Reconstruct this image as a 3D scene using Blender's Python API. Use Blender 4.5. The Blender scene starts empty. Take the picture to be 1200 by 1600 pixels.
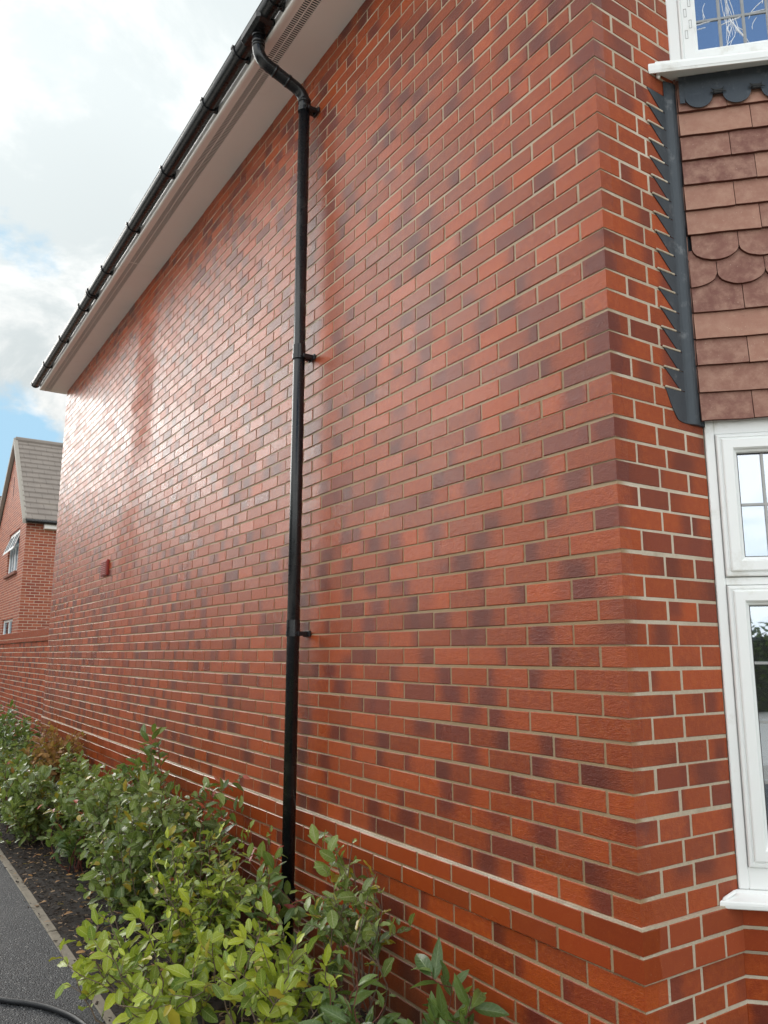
import bpy, bmesh, math, random
from mathutils import Vector, Matrix
random.seed(7)
scene = bpy.context.scene
C = scene.collection
R = math.radians

# ------------------------------------------------------------------ camera
CAM = Vector((1.66867, -1.99027, 1.5458))
HEAD, PITCH, ROLL, FPX = 0.576703, 0.18036, 0.00065, 1220.47
fwd = Vector((-math.cos(HEAD)*math.cos(PITCH), math.sin(HEAD)*math.cos(PITCH), math.sin(PITCH)))
rt = fwd.cross(Vector((0, 0, 1))).normalized(); up = rt.cross(fwd)
rt2 = rt*math.cos(ROLL)+up*math.sin(ROLL); up2 = up*math.cos(ROLL)-rt*math.sin(ROLL)
cd = bpy.data.cameras.new("camera"); cam = bpy.data.objects.new("camera", cd); C.objects.link(cam)
m = Matrix((rt2, up2, -fwd)).transposed().to_4x4(); m.translation = CAM; cam.matrix_world = m
cd.sensor_fit = 'VERTICAL'; cd.sensor_height = 32.0; cd.lens = 32.0*FPX/1600.0
cd.clip_start = 0.02; cd.clip_end = 2000
scene.camera = cam

# ------------------------------------------------------------------ light
SUN_EL, SUN_AZ = R(24), math.pi+R(13)      # azimuth of the sun as an angle from +x
sdir = Vector((math.cos(SUN_AZ)*math.cos(SUN_EL), math.sin(SUN_AZ)*math.cos(SUN_EL), math.sin(SUN_EL)))
sd = bpy.data.lights.new("sun", 'SUN'); sun = bpy.data.objects.new("sun", sd); C.objects.link(sun)
sd.energy = 0.75; sd.angle = R(30); sd.color = (1.0, 0.97, 0.92)
sun.rotation_euler = (-sdir).to_track_quat('-Z', 'Y').to_euler()
scene.view_settings.view_transform = 'Standard'; scene.view_settings.look = 'None'
scene.view_settings.exposure = 0.86; scene.view_settings.gamma = 1; scene.view_settings.use_curve_mapping = False

def nodes_of(nt):
    nt.nodes.clear(); N, L = nt.nodes, nt.links
    def n(t, **kw):
        x = N.new(t)
        for k, v in kw.items():
            if k in ('op',): x.operation = v
            elif hasattr(x, k) and k not in ('inputs',): setattr(x, k, v)
        return x
    def setin(x, i, v):
        if v is None: return
        if isinstance(v, bpy.types.NodeSocket): L.new(v, x.inputs[i])
        else: x.inputs[i].default_value = v
    def M(op, a, b=None, c=None, clamp=False):
        x = n('ShaderNodeMath'); x.operation = op; x.use_clamp = clamp
        setin(x, 0, a); setin(x, 1, b); setin(x, 2, c); return x.outputs[0]
    def VM(op, a, b=None, scale=None):
        x = n('ShaderNodeVectorMath'); x.operation = op
        setin(x, 0, a); setin(x, 1, b)
        if scale is not None: setin(x, 3, scale)
        return x.outputs['Value'] if op in ('DOT_PRODUCT', 'LENGTH', 'DISTANCE') else x.outputs[0]
    def mix(f, a, b, bt='MIX'):
        x = n('ShaderNodeMix'); x.data_type = 'RGBA'; x.blend_type = bt
        def cc(v): return tuple(v)+(1,) if isinstance(v, (tuple, list)) and len(v) == 3 else v
        setin(x, 0, f); setin(x, 6, cc(a)); setin(x, 7, cc(b)); return x.outputs[2]
    def noise(vec, scale, detail=4, rough=.5, dist=0):
        x = n('ShaderNodeTexNoise'); setin(x, 'Vector', vec); setin(x, 'Scale', scale); setin(x, 'Detail', detail)
        setin(x, 'Roughness', rough); setin(x, 'Distortion', dist); return x.outputs[0]
    def ss(v, a, b, o0=0.0, o1=1.0):
        x = n('ShaderNodeMapRange'); x.interpolation_type = 'SMOOTHSTEP'
        setin(x, 0, v); setin(x, 1, a); setin(x, 2, b); setin(x, 3, o0); setin(x, 4, o1); return x.outputs[0]
    def mapping(vec, scale):
        x = n('ShaderNodeMapping'); setin(x, 0, vec); x.inputs['Scale'].default_value = scale; return x.outputs[0]
    def bump(h, s, d=0.002, nrm=None):
        x = n('ShaderNodeBump'); setin(x, 'Height', h); setin(x, 'Strength', s); setin(x, 'Distance', d)
        if nrm is not None: L.new(nrm, x.inputs['Normal'])
        return x.outputs[0]
    return n, L, M, VM, mix, noise, ss, mapping, bump

# ------------------------------------------------------------------ sky: clouds over a clear sky
world = bpy.data.worlds.new("World"); scene.world = world; world.use_nodes = True
n, L, M, VM, mix, noise, ss, mapping, bump = nodes_of(world.node_tree)
tc = n('ShaderNodeTexCoord').outputs['Generated']
sky = n('ShaderNodeTexSky'); sky.sky_type = 'NISHITA'; sky.sun_disc = False
sky.sun_elevation = SUN_EL; sky.sun_rotation = math.pi/2-SUN_AZ; sky.air_density = 1.0; sky.dust_density = 0.6; sky.ozone_density = 1.6
sep = n('ShaderNodeSeparateXYZ'); L.new(tc, sep.inputs[0])
zz = M('ADD', M('MAXIMUM', sep.outputs[2], 0.0), 0.30)
cmb = n('ShaderNodeCombineXYZ')
L.new(M('DIVIDE', sep.outputs[0], zz), cmb.inputs[0]); L.new(M('DIVIDE', sep.outputs[1], zz), cmb.inputs[1])
cv = cmb.outputs[0]
n1 = noise(cv, 2.3, 10, .60, .3); n2 = noise(VM('ADD', cv, (3.1, 1.7, 0.4)), 2.9, 10, .62, .5)
def blob(d, a0, a1):                       # smooth 0..1 inside a cone about a direction
    d = Vector(d).normalized(); return ss(VM('DOT_PRODUCT', tc, tuple(d)), math.cos(R(a0)), math.cos(R(a1)))
def pxdir(u, v): return (fwd+rt2*(u-600)/FPX-up2*(v-800)/FPX).normalized()
gap = M('ADD', M('MULTIPLY', blob(pxdir(5, 730), 7, .5), .27), M('MULTIPLY', blob(pxdir(40, 352), 4.6, .2), .21))
gap = M('ADD', gap, M('MULTIPLY', blob(pxdir(-60, 800), 9, 2), .08))
gap = M('ADD', gap, M('MULTIPLY', blob((.72, -.48, .62), 22, 10), .45))
gap = M('SUBTRACT', gap, M('MULTIPLY', blob((.80, -.56, .12), 20, 8), .25))
dens = M('SUBTRACT', M('ADD', n1, .19), gap)
cmask = ss(dens, .43, .58)
glow = M('POWER', M('MAXIMUM', VM('DOT_PRODUCT', tc, tuple(sdir)), 0.0), 14.0)
gray = ss(n2, .38, .58, .0, 1.0)
back = M('MULTIPLY', blob((.62, -.70, .40), 88, 25), 6.5)  # unseen bright clouds behind the camera, added as fill light
thick = M('MULTIPLY', blob(pxdir(60, 470), 15, 4), .75)
cb = M('SUBTRACT', M('ADD', M('MULTIPLY', gray, 1.6), 4.2), M('MULTIPLY', thick, .9))
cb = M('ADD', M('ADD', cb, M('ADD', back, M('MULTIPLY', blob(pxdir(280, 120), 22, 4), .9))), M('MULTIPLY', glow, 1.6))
ccol = mix(gray, (.90, .975, .985), (1.0, .995, .97))
csc = VM('SCALE', ccol, scale=cb)
bluesky = VM('MINIMUM', VM('SCALE', sky.outputs[0], scale=1.1), (2.5, 4.0, 5.2))
skc = mix(cmask, bluesky, csc)
bg = n('ShaderNodeBackground'); L.new(skc, bg.inputs[0]); bg.inputs[1].default_value = 0.1
wo = n('ShaderNodeOutputWorld'); L.new(bg.outputs[0], wo.inputs[0])

# ------------------------------------------------------------------ materials
def newmat(name):
    mt = bpy.data.materials.new(name); mt.use_nodes = True
    return mt, nodes_of(mt.node_tree)
def finish(mt, k, color, rough, nrm=None, spec=.5, metal=0, coat=0, trans=None):
    n, L = k[0], k[1]
    p = n('ShaderNodeBsdfPrincipled')
    def s(nm, v):
        if isinstance(v, bpy.types.NodeSocket): L.new(v, p.inputs[nm])
        else: p.inputs[nm].default_value = (tuple(v)+(1,)) if isinstance(v, (tuple, list)) and len(v) == 3 else v
    s('Base Color', color); s('Roughness', rough); s('Specular IOR Level', spec); s('Metallic', metal); s('Coat Weight', coat)
    if nrm is not None: L.new(nrm, p.inputs['Normal'])
    o = n('ShaderNodeOutputMaterial'); sh = p.outputs[0]
    if trans is not None:
        t = n('ShaderNodeBsdfTranslucent'); L.new(trans, t.inputs[0]) if isinstance(trans, bpy.types.NodeSocket) else None
        mx = n('ShaderNodeMixShader'); mx.inputs[0].default_value = .32
        L.new(sh, mx.inputs[1]); L.new(t.outputs[0], mx.inputs[2]); sh = mx.outputs[0]
    L.new(sh, o.inputs[0]); return mt

def plain(name, col, rough=.5, var=.12, vscale=8, bscale=60, bstr=.15, metal=0, spec=.5, dirt=None, dscale=3):
    mt, k = newmat(name); n, L, M, VM, mix, noise, ss, mapping, bump = k
    g = n('ShaderNodeNewGeometry').outputs['Position']
    nn = noise(g, vscale, 6, .6)
    a = tuple(c*(1-var) for c in col); b = tuple(min(1, c*(1+var)) for c in col)
    cc = mix(nn, a, b)
    if dirt: cc = mix(ss(noise(g, dscale, 8, .65), .56, .72, 0, .6), cc, dirt)
    rr = M('ADD', M('MULTIPLY', noise(g, vscale*2, 4), .2), rough-.1)
    return finish(mt, k, cc, rr, bump(noise(g, bscale, 5), bstr, .003), spec, metal)

def mat_brick(name, sealed_long=True, band=False):
    mt, k = newmat(name); n, L, M, VM, mix, noise, ss, mapping, bump = k
    at = n('ShaderNodeAttribute'); at.attribute_name = 'bk'
    sp = n('ShaderNodeSeparateColor'); L.new(at.outputs['Color'], sp.inputs[0])
    tone, sel, t = sp.outputs[0], sp.outputs[1], sp.outputs[2]; a = at.outputs['Alpha']
    ed = n('ShaderNodeAttribute'); ed.attribute_name = 'edge'; edge = ed.outputs['Fac']
    P = n('ShaderNodeNewGeometry').outputs['Position']
    px = n('ShaderNodeSeparateXYZ'); L.new(P, px.inputs[0])
    fine = noise(P, 420, 3, .7); mid = noise(P, 38, 6, .62); big = noise(P, 1.1, 4, .5)
    ca = mix(tone, (.350, .053, .0090), (.240, .035, .0095))
    ca = mix(ss(mid, .40, .72, 0, .5), ca, (.44, .090, .013))
    ca = mix(ss(noise(P, 330, 3, .8), .45, .62, .0, .30), ca, (.50, .120, .022)); ca = mix(ss(noise(P, 210, 3, .8), .55, .68, .0, .40), ca, (.15, .022, .008))
    # kiln-darkened ends and middles
    ctr = M('SUBTRACT', M('MULTIPLY', a, 1.5), .25)
    dd = M('ABSOLUTE', M('SUBTRACT', M('ADD', t, M('MULTIPLY', M('SUBTRACT', noise(P, 24, 4, .6), .5), .30)), ctr))
    clus = M('MULTIPLY', M('SUBTRACT', noise(mapping(P, (.9, .9, 3.2)), 1, 3), .5), 1.1)
    msk = M('MULTIPLY', ss(dd, .08, .50, 1, 0), ss(M('ADD', sel, clus), .36, .56))
    whole = ss(sel, .935, .945)
    msk = M('MAXIMUM', M('MULTIPLY', msk, .76), M('MULTIPLY', whole, .64))
    dark = mix(fine, (.078, .014, .013), (.120, .022, .018))
    if band: ca = mix(.6, ca, (.235, .036, .0105))
    cc = ca if band else mix(msk, ca, dark)
    vb = n('ShaderNodeHueSaturation'); L.new(cc, vb.inputs['Color']); L.new(M('ADD', M('MULTIPLY', M('FRACT', M('MULTIPLY', a, 7.31)), .34), .83), vb.inputs['Value']); cc = vb.outputs[0]
    # mortar smears on the arrises and small pits / salt specks
    sm = M('MULTIPLY', ss(M('ADD', M('MULTIPLY', edge, .40), noise(P, 95, 5, .7)), .74, .88), .6)
    cc = mix(sm, cc, (.34, .25, .16))
    cc = mix(ss(noise(P, 230, 2, .5), .70, .76, 0, .45), cc, (.52, .30, .17))
    cc = mix(ss(noise(P, 150, 3, .5), .26, .20, 0, .7), cc, (.05, .015, .012))
    # pale bloom in broad cloudy patches
    cc = mix(ss(noise(P, 2.3, 7, .6), .56, .80, 0, .16), cc, (.42, .20, .13))
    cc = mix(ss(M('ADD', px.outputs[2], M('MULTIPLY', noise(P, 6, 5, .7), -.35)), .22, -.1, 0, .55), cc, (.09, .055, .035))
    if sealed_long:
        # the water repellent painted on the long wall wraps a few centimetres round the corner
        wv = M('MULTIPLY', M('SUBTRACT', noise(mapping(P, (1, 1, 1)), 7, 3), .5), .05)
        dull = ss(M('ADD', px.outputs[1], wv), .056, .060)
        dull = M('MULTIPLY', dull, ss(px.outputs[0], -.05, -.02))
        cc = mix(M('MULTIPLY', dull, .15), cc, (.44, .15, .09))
        # a dry, unsealed run high up on the long wall
        sx = M('ADD', px.outputs[0], M('MULTIPLY', M('SUBTRACT', noise(P, 3.2, 5, .6), .5), .9))
        d2 = M('ABSOLUTE', M('ADD', sx, 5.66)); run = M('MULTIPLY', ss(d2, .16, .42, 1, 0), ss(px.outputs[2], 3.0, 3.7))
        run2 = M('MULTIPLY', ss(M('ABSOLUTE', M('ADD', sx, 5.9)), .1, .5, .7, 0), ss(px.outputs[2], 3.6, 2.6))
        run = M('MAXIMUM', run, run2)
        cc = mix(M('MULTIPLY', run, .35), cc, (.44, .085, .024))
    else:
        dull = 1.0; run = 0.0
    # rough: glossy sealer, broken by patches
    rg = M('ADD', M('MULTIPLY', big, .16), .25)
    rg = M('ADD', rg, M('MULTIPLY', M('SUBTRACT', M('FRACT', M('MULTIPLY', a, 13.7)), .5), .15))
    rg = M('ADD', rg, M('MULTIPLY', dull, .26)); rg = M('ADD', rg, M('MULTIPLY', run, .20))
    if band: rg = M('ADD', rg, -.02)
    cre = M('ADD', M('MULTIPLY', noise(mapping(P, (105, 105, 210)), 1, 3, .6, 1.2), .7), M('MULTIPLY', noise(mapping(P, (40, 40, 70)), 1, 3, .5, .5), .5))
    h = M('ADD', M('MULTIPLY', cre, .9 if not band else .15), M('MULTIPLY', fine, .25))
    nb = bump(h, .85 if not band else .3, .0036 if not band else .002)
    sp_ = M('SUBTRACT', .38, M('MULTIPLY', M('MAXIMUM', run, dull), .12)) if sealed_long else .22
    return finish(mt, k, cc, rg, nb, sp_)

def mat_mortar():
    mt, k = newmat('mortar'); n, L, M, VM, mix, noise, ss, mapping, bump = k
    P = n('ShaderNodeNewGeometry').outputs['Position']
    px = n('ShaderNodeSeparateXYZ'); L.new(P, px.inputs[0])
    c = mix(noise(P, 90, 6, .7), (.37, .30, .22), (.66, .56, .43))
    c = mix(ss(noise(P, 1.7, 6, .6), .42, .66, 0, .75), c, (.74, .66, .55))
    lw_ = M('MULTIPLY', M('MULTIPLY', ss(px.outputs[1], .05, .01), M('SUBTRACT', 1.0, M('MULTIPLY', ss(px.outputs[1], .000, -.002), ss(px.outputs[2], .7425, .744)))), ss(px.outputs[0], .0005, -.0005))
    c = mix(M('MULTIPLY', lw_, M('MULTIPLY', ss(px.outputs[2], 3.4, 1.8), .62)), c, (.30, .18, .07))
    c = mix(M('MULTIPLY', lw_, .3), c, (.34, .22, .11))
    c = mix(ss(noise(P, 5, 6, .6), .55, .75, 0, .5), c, (.26, .18, .105))
    return finish(mt, k, c, .85, bump(noise(P, 260, 5, .7), .8, .0035), .25)

def mat_brickfar(name):
    mt, k = newmat(name); n, L, M, VM, mix, noise, ss, mapping, bump = k
    uv = n('ShaderNodeUVMap').outputs[0]
    b = n('ShaderNodeTexBrick'); L.new(uv, b.inputs['Vector'])
    b.inputs['Color1'].default_value = (.46, .125, .065, 1); b.inputs['Color2'].default_value = (.27, .062, .042, 1)
    b.inputs['Mortar'].default_value = (.62, .50, .40, 1); b.inputs['Scale'].default_value = 1
    b.inputs['Mortar Size'].default_value = .007; b.inputs['Mortar Smooth'].default_value = .2
    b.inputs['Brick Width'].default_value = .225; b.inputs['Row Height'].default_value = .075
    P = n('ShaderNodeNewGeometry').outputs['Position']
    c = mix(ss(noise(P, 3, 6), .4, .7, 0, .35), b.outputs[0], (.40, .15, .09))
    return finish(mt, k, c, .7, bump(b.outputs[1], -.6, .006), .3)

def mat_tile():
    mt, k = newmat('clay_tile'); n, L, M, VM, mix, noise, ss, mapping, bump = k
    at = n('ShaderNodeAttribute'); at.attribute_name = 'bk'
    sp = n('ShaderNodeSeparateColor'); L.new(at.outputs['Color'], sp.inputs[0])
    P = n('ShaderNodeNewGeometry').outputs['Position']
    c = mix(sp.outputs[0], (.41, .215, .155), (.185, .080, .066))
    c = mix(ss(noise(P, 22, 6, .65), .35, .75, 0, .55), c, (.50, .31, .23))
    c = mix(ss(noise(P, 160, 3, .6), .66, .74, 0, .5), c, (.70, .56, .46))
    c = mix(ss(noise(P, 9, 6, .7), .60, .75, 0, .5), c, (.14, .06, .05))
    cr = n('ShaderNodeAttribute'); cr.attribute_name = 'edge'
    c = mix(cr.outputs['Fac'], c, (.10, .030, .020))
    return finish(mt, k, c, .75, bump(M('ADD', noise(P, 300, 4, .7), M('MULTIPLY', noise(mapping(P, (8, 8, 60)), 1, 3), .8)), .45, .0025), .3)

def mat_leaf(name, A, B, vein, rough=.42, brown=None):
    mt, k = newmat(name); n, L, M, VM, mix, noise, ss, mapping, bump = k
    at = n('ShaderNodeAttribute'); at.attribute_name = 'bk'
    sp = n('ShaderNodeSeparateColor'); L.new(at.outputs['Color'], sp.inputs[0])
    tone, across, along = sp.outputs[0], sp.outputs[1], sp.outputs[2]; a = at.outputs['Alpha']
    P = n('ShaderNodeNewGeometry').outputs['Position']
    c = mix(tone, A, B)
    c = mix(ss(noise(P, 60, 5, .6), .45, .75, 0, .4), c, tuple(x*.55 for x in A))
    vn = M('ABSOLUTE', M('SUBTRACT', M('FRACT', M('MULTIPLY', M('SUBTRACT', along, M('MULTIPLY', across, .18)), 7.0)), .5))
    vm = M('MAXIMUM', ss(across, .0, .11, .8, 0), M('MULTIPLY', ss(vn, .0, .10, .45, 0), ss(across, 1.0, .6)))
    c = mix(vm, c, vein)
    if brown: c = mix(ss(a, .93, .95), c, brown)
    rr = M('ADD', rough, M('MULTIPLY', M('SUBTRACT', noise(P, 45, 3), .5), .25))
    return finish(mt, k, c, rr, bump(M('SUBTRACT', noise(P, 90, 4), M('MULTIPLY', vm, .5)), .5, .002), .5, trans=mix(.5, c, (.30, .42, .04)))

def mat_asphalt():
    mt, k = newmat('asphalt'); n, L, M, VM, mix, noise, ss, mapping, bump = k
    P = n('ShaderNodeNewGeometry').outputs['Position']
    v = n('ShaderNodeTexVoronoi'); L.new(P, v.inputs['Vector']); v.inputs['Scale'].default_value = 150
    vs = n('ShaderNodeSeparateColor'); L.new(v.outputs['Color'], vs.inputs[0])
    c = mix(ss(vs.outputs[0], .2, .9), (.013, .015, .018), (.055, .058, .064))
    c = mix(ss(vs.outputs[1], .93, .97, 0, .8), c, (.26, .26, .25))
    c = mix(ss(noise(P, 2.5, 6, .6), .4, .7, 0, .4), c, (.07, .07, .072))
    return finish(mt, k, c, .62, bump(M('ADD', M('MULTIPLY', v.outputs['Distance'], -1), M('MULTIPLY', noise(P, 90, 4), .6)), 1.0, .005), .5)

def mat_lead():
    mt, k = newmat('lead_sheet'); n, L, M, VM, mix, noise, ss, mapping, bump = k
    P = n('ShaderNodeNewGeometry').outputs['Position']
    st = noise(mapping(P, (14, 14, 2.2)), 1, 6, .65)
    c = mix(st, (.030, .040, .052), (.075, .088, .102))
    c = mix(ss(noise(P, 14, 6, .7), .55, .72, 0, .45), c, (.23, .24, .25))
    return finish(mt, k, c, M('ADD', M('MULTIPLY', st, .25), .36), bump(noise(P, 26, 5, .6), .4, .006), .5, metal=.35)

def mat_glass(name, tint=(.84, .90, 1.0), f=.42):
    mt, k = newmat(name); n, L, M, VM, mix, noise, ss, mapping, bump = k
    P = n('ShaderNodeNewGeometry').outputs['Position']
    g = n('ShaderNodeBsdfGlossy'); g.inputs['Color'].default_value = tint+(1,); g.inputs['Roughness'].default_value = .015
    L.new(bump(noise(P, 2.2, 2), .06, .01), g.inputs['Normal'])
    t = n('ShaderNodeBsdfTransparent'); t.inputs[0].default_value = (.75, .80, .80, 1)
    mx = n('ShaderNodeMixShader'); mx.inputs[0].default_value = f
    L.new(t.outputs[0], mx.inputs[1]); L.new(g.outputs[0], mx.inputs[2])
    o = n('ShaderNodeOutputMaterial'); L.new(mx.outputs[0], o.inputs[0]); return mt

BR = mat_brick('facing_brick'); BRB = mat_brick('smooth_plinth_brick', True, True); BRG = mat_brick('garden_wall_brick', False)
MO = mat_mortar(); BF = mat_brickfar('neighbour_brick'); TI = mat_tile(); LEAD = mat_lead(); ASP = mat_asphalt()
WH = plain('white_pvc', (.90, .92, .91), .34, .03, 5, 40, .03, dirt=(.60, .58, .50), dscale=5)
WHS = plain('white_soffit_board', (.93, .89, .855), .42, .04, 3, 30, .04, dirt=(.72, .64, .57), dscale=2.2)
GSK = plain('black_gasket', (.03, .03, .03), .6)
BLK = plain('black_rainwater_plastic', (.010, .011, .013), .27, .25, 9, 70, .015, spec=.5, dirt=(.045, .045, .042), dscale=4)
CLIPM = plain('dark_lead_strip', (.03, .033, .036), .6)
RED = plain('terracotta_plastic', (.30, .035, .025), .45, .1)
CON = plain('kerb_concrete', (.235, .205, .160), .88, .4, 22, 140, .8, dirt=(.09, .078, .060), dscale=9)
SOIL = plain('dark_soil', (.030, .024, .020), .95, .5, 20, 90, 1.0)
GRASS = plain('rough_grass', (.055, .085, .025), .9, .4, 3, 60, 1.0)
DARK = plain('unlit_interior', (.05, .05, .055), .9)
ROOFM = plain('roof_tile_far', (.25, .215, .19), .8, .25, 3, 30, .4, dirt=(.30, .26, .22), dscale=2)
BARM = plain('leaded_bar', (.34, .34, .33), .4, .2, 40, 60, .1, metal=.5)
FILM = plain('film_residue', (.80, .82, .86), .5)
STEM = plain('twig_bark', (.17, .12, .085), .8, .3, 60, 120, .5)
STEMR = plain('red_stem', (.16, .045, .030), .6, .3, 60, 120, .3)
HOSE = plain('black_rubber', (.014, .015, .017), .48, .3, 20, 200, .3)
CABLE = plain('wood_pole', (.14, .12, .10), .85)
GLL = mat_glass('window_glass'); GLU = mat_glass('upper_window_glass', (.86, .92, 1.0), .82)
LE_Y = mat_leaf('leaf_lime_green', (.52, .60, .050), (.13, .22, .040), (.62, .68, .28), .34, (.42, .36, .04))
LE_G = mat_leaf('leaf_grey_green', (.28, .36, .085), (.075, .125, .045), (.50, .54, .30), .28, (.40, .30, .04))
LE_D = mat_leaf('leaf_dark_green', (.15, .23, .060), (.060, .115, .040), (.24, .32, .14), .25)
LE_R = mat_leaf('leaf_red_young', (.50, .075, .050), (.32, .06, .055), (.45, .16, .12), .36)
LE_B = mat_leaf('leaf_dry_brown', (.45, .23, .065), (.28, .12, .045), (.50, .30, .14), .6)
LE_H = mat_leaf('leaf_hedge', (.060, .090, .030), (.035, .055, .022), (.10, .14, .06), .5)
MULM = None
def mat_mulch():
    mt, k = newmat('bark_mulch'); n, L, M, VM, mix, noise, ss, mapping, bump = k
    at = n('ShaderNodeAttribute'); at.attribute_name = 'bk'
    sp = n('ShaderNodeSeparateColor'); L.new(at.outputs['Color'], sp.inputs[0])
    P = n('ShaderNodeNewGeometry').outputs['Position']
    c = mix(sp.outputs[0], (.018, .014, .012), (.060, .042, .031))
    c = mix(ss(sp.outputs[1], .80, .96), c, (.36, .25, .16))
    return finish(mt, k, c, .85, bump(noise(P, 120, 4), .5, .003), .3)
MULM = mat_mulch()

# ------------------------------------------------------------------ mesh builder
class MB:
    def __init__(s, T=None): s.v, s.f, s.c, s.e, s.T, s.uv = [], [], [], [], T, None; s.hascol = False
    def P(s, p, col=(0, 0, 0, 0), e=0.0):
        s.v.append(tuple(s.T(*p)) if s.T else tuple(p)); s.c.append(col); s.e.append(e); return len(s.v)-1
    def box(s, a, b, col=(0, 0, 0, 0), skip='', e=0.0):
        x0, y0, z0 = a; x1, y1, z1 = b
        i = [s.P(p, col, e) for p in ((x0, y0, z0), (x1, y0, z0), (x1, y1, z0), (x0, y1, z0), (x0, y0, z1), (x1, y0, z1), (x1, y1, z1), (x0, y1, z1))]
        for nm, q in (('b', (0, 3, 2, 1)), ('t', (4, 5, 6, 7)), ('f', (0, 1, 5, 4)), ('r', (1, 2, 6, 5)), ('k', (2, 3, 7, 6)), ('l', (3, 0, 4, 7))):
            if nm not in skip: s.f.append(tuple(i[j] for j in q))
    def bevbox(s, a, b, c=.002, col=(0, 0, 0, 0)):
        """box with its twelve edges chamfered"""
        lo, hi = a, b; idx = {}
        for sx in (0, 1):
            for sy in (0, 1):
                for sz in (0, 1):
                    base = [(lo, hi)[sx][0], (lo, hi)[sy][1], (lo, hi)[sz][2]]; sg = [1-2*sx, 1-2*sy, 1-2*sz]
                    for ax in range(3):     # vertex lying on face 'ax'
                        p = [base[i]+(0 if i == ax else sg[i]*c) for i in range(3)]
                        idx[(sx, sy, sz, ax)] = s.P(p, col)
        for ax in range(3):
            o = [i for i in range(3) if i != ax]
            for sd_ in (0, 1):
                q = []
                for u, w in ((0, 0), (1, 0), (1, 1), (0, 1)):
                    k = [0, 0, 0]; k[ax] = sd_; k[o[0]] = u; k[o[1]] = w; q.append(idx[(*k, ax)])
                s.f.append(tuple(q))
            for u in (0, 1):
                for w in (0, 1):
                    k0 = [0, 0, 0]; k0[o[0]] = u; k0[o[1]] = w; k1 = list(k0); k1[ax] = 1
                    s.f.append((idx[(*k0, o[0])], idx[(*k1, o[0])], idx[(*k1, o[1])], idx[(*k0, o[1])]))
        for sx in (0, 1):
            for sy in (0, 1):
                for sz in (0, 1): s.f.append(tuple(idx[(sx, sy, sz, ax)] for ax in range(3)))
    def prism(s, pts, d, col=(0, 0, 0, 0), e_side=None):
        """polygon pts (3-D, planar) extruded by vector d"""
        n_ = len(pts); a = [s.P(p, col) for p in pts]; b = [s.P((p[0]+d[0], p[1]+d[1], p[2]+d[2]), col) for p in pts]
        s.f.append(tuple(a)); s.f.append(tuple(reversed(b)))
        if e_side is None:
            for i in range(n_): s.f.append((a[i], b[i], b[(i+1) % n_], a[(i+1) % n_]))
        else:
            a2 = [s.P(p, col, e_side) for p in pts]; b2 = [s.P((p[0]+d[0], p[1]+d[1], p[2]+d[2]), col, e_side) for p in pts]
            for i in range(n_): s.f.append((a2[i], b2[i], b2[(i+1) % n_], a2[(i+1) % n_]))
    def tube(s, pts, rad, seg=12, cap=True, col=(0, 0, 0, 0)):
        pts = [Vector(p) for p in pts]; rings = []
        rads = rad if isinstance(rad, (list, tuple)) else [rad]*len(pts)
        nprev = None
        for i, p in enumerate(pts):
            d = (pts[min(i+1, len(pts)-1)]-pts[max(i-1, 0)]).normalized()
            if nprev is None:
                nprev = d.cross(Vector((0, 0, 1)) if abs(d.z) < .9 else Vector((1, 0, 0))).normalized()
            nprev = (nprev-d*nprev.dot(d)).normalized(); b = d.cross(nprev)
            rings.append([s.P(p+(nprev*math.cos(2*math.pi*j/seg)+b*math.sin(2*math.pi*j/seg))*rads[i], col) for j in range(seg)])
        for a, b in zip(rings, rings[1:]):
            for j in range(seg): s.f.append((a[j], a[(j+1) % seg], b[(j+1) % seg], b[j]))
        if cap: s.f.append(tuple(reversed(rings[0]))); s.f.append(tuple(rings[-1]))
    def build(s, name, mat, parent=None, smooth=False, loc=None):
        me = bpy.data.meshes.new(name); me.from_pydata(s.v, [], s.f)
        mats = mat if isinstance(mat, (list, tuple)) else [mat]
        for mm in mats: me.materials.append(mm)
        ca = me.attributes.new('bk', 'FLOAT_COLOR', 'POINT'); ca.data.foreach_set('color', [x for c in s.c for x in c])
        ea = me.attributes.new('edge', 'FLOAT', 'POINT'); ea.data.foreach_set('value', s.e)
        if s.uv:
            ul = me.uv_layers.new(name='UVMap')
            for lp in me.loops: ul.data[lp.index].uv = s.uv[lp.vertex_index]
        if smooth: me.polygons.foreach_set('use_smooth', [True]*len(me.polygons))
        me.update()
        bm = bmesh.new(); bm.from_mesh(me); bmesh.ops.recalc_face_normals(bm, faces=bm.faces) if not getattr(s, 'keepn', False) else None
        bm.to_mesh(me); bm.free()
        o = bpy.data.objects.new(name, me); C.objects.link(o)
        if parent: o.parent = parent
        if loc is not None: o.location = loc
        return o

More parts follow.
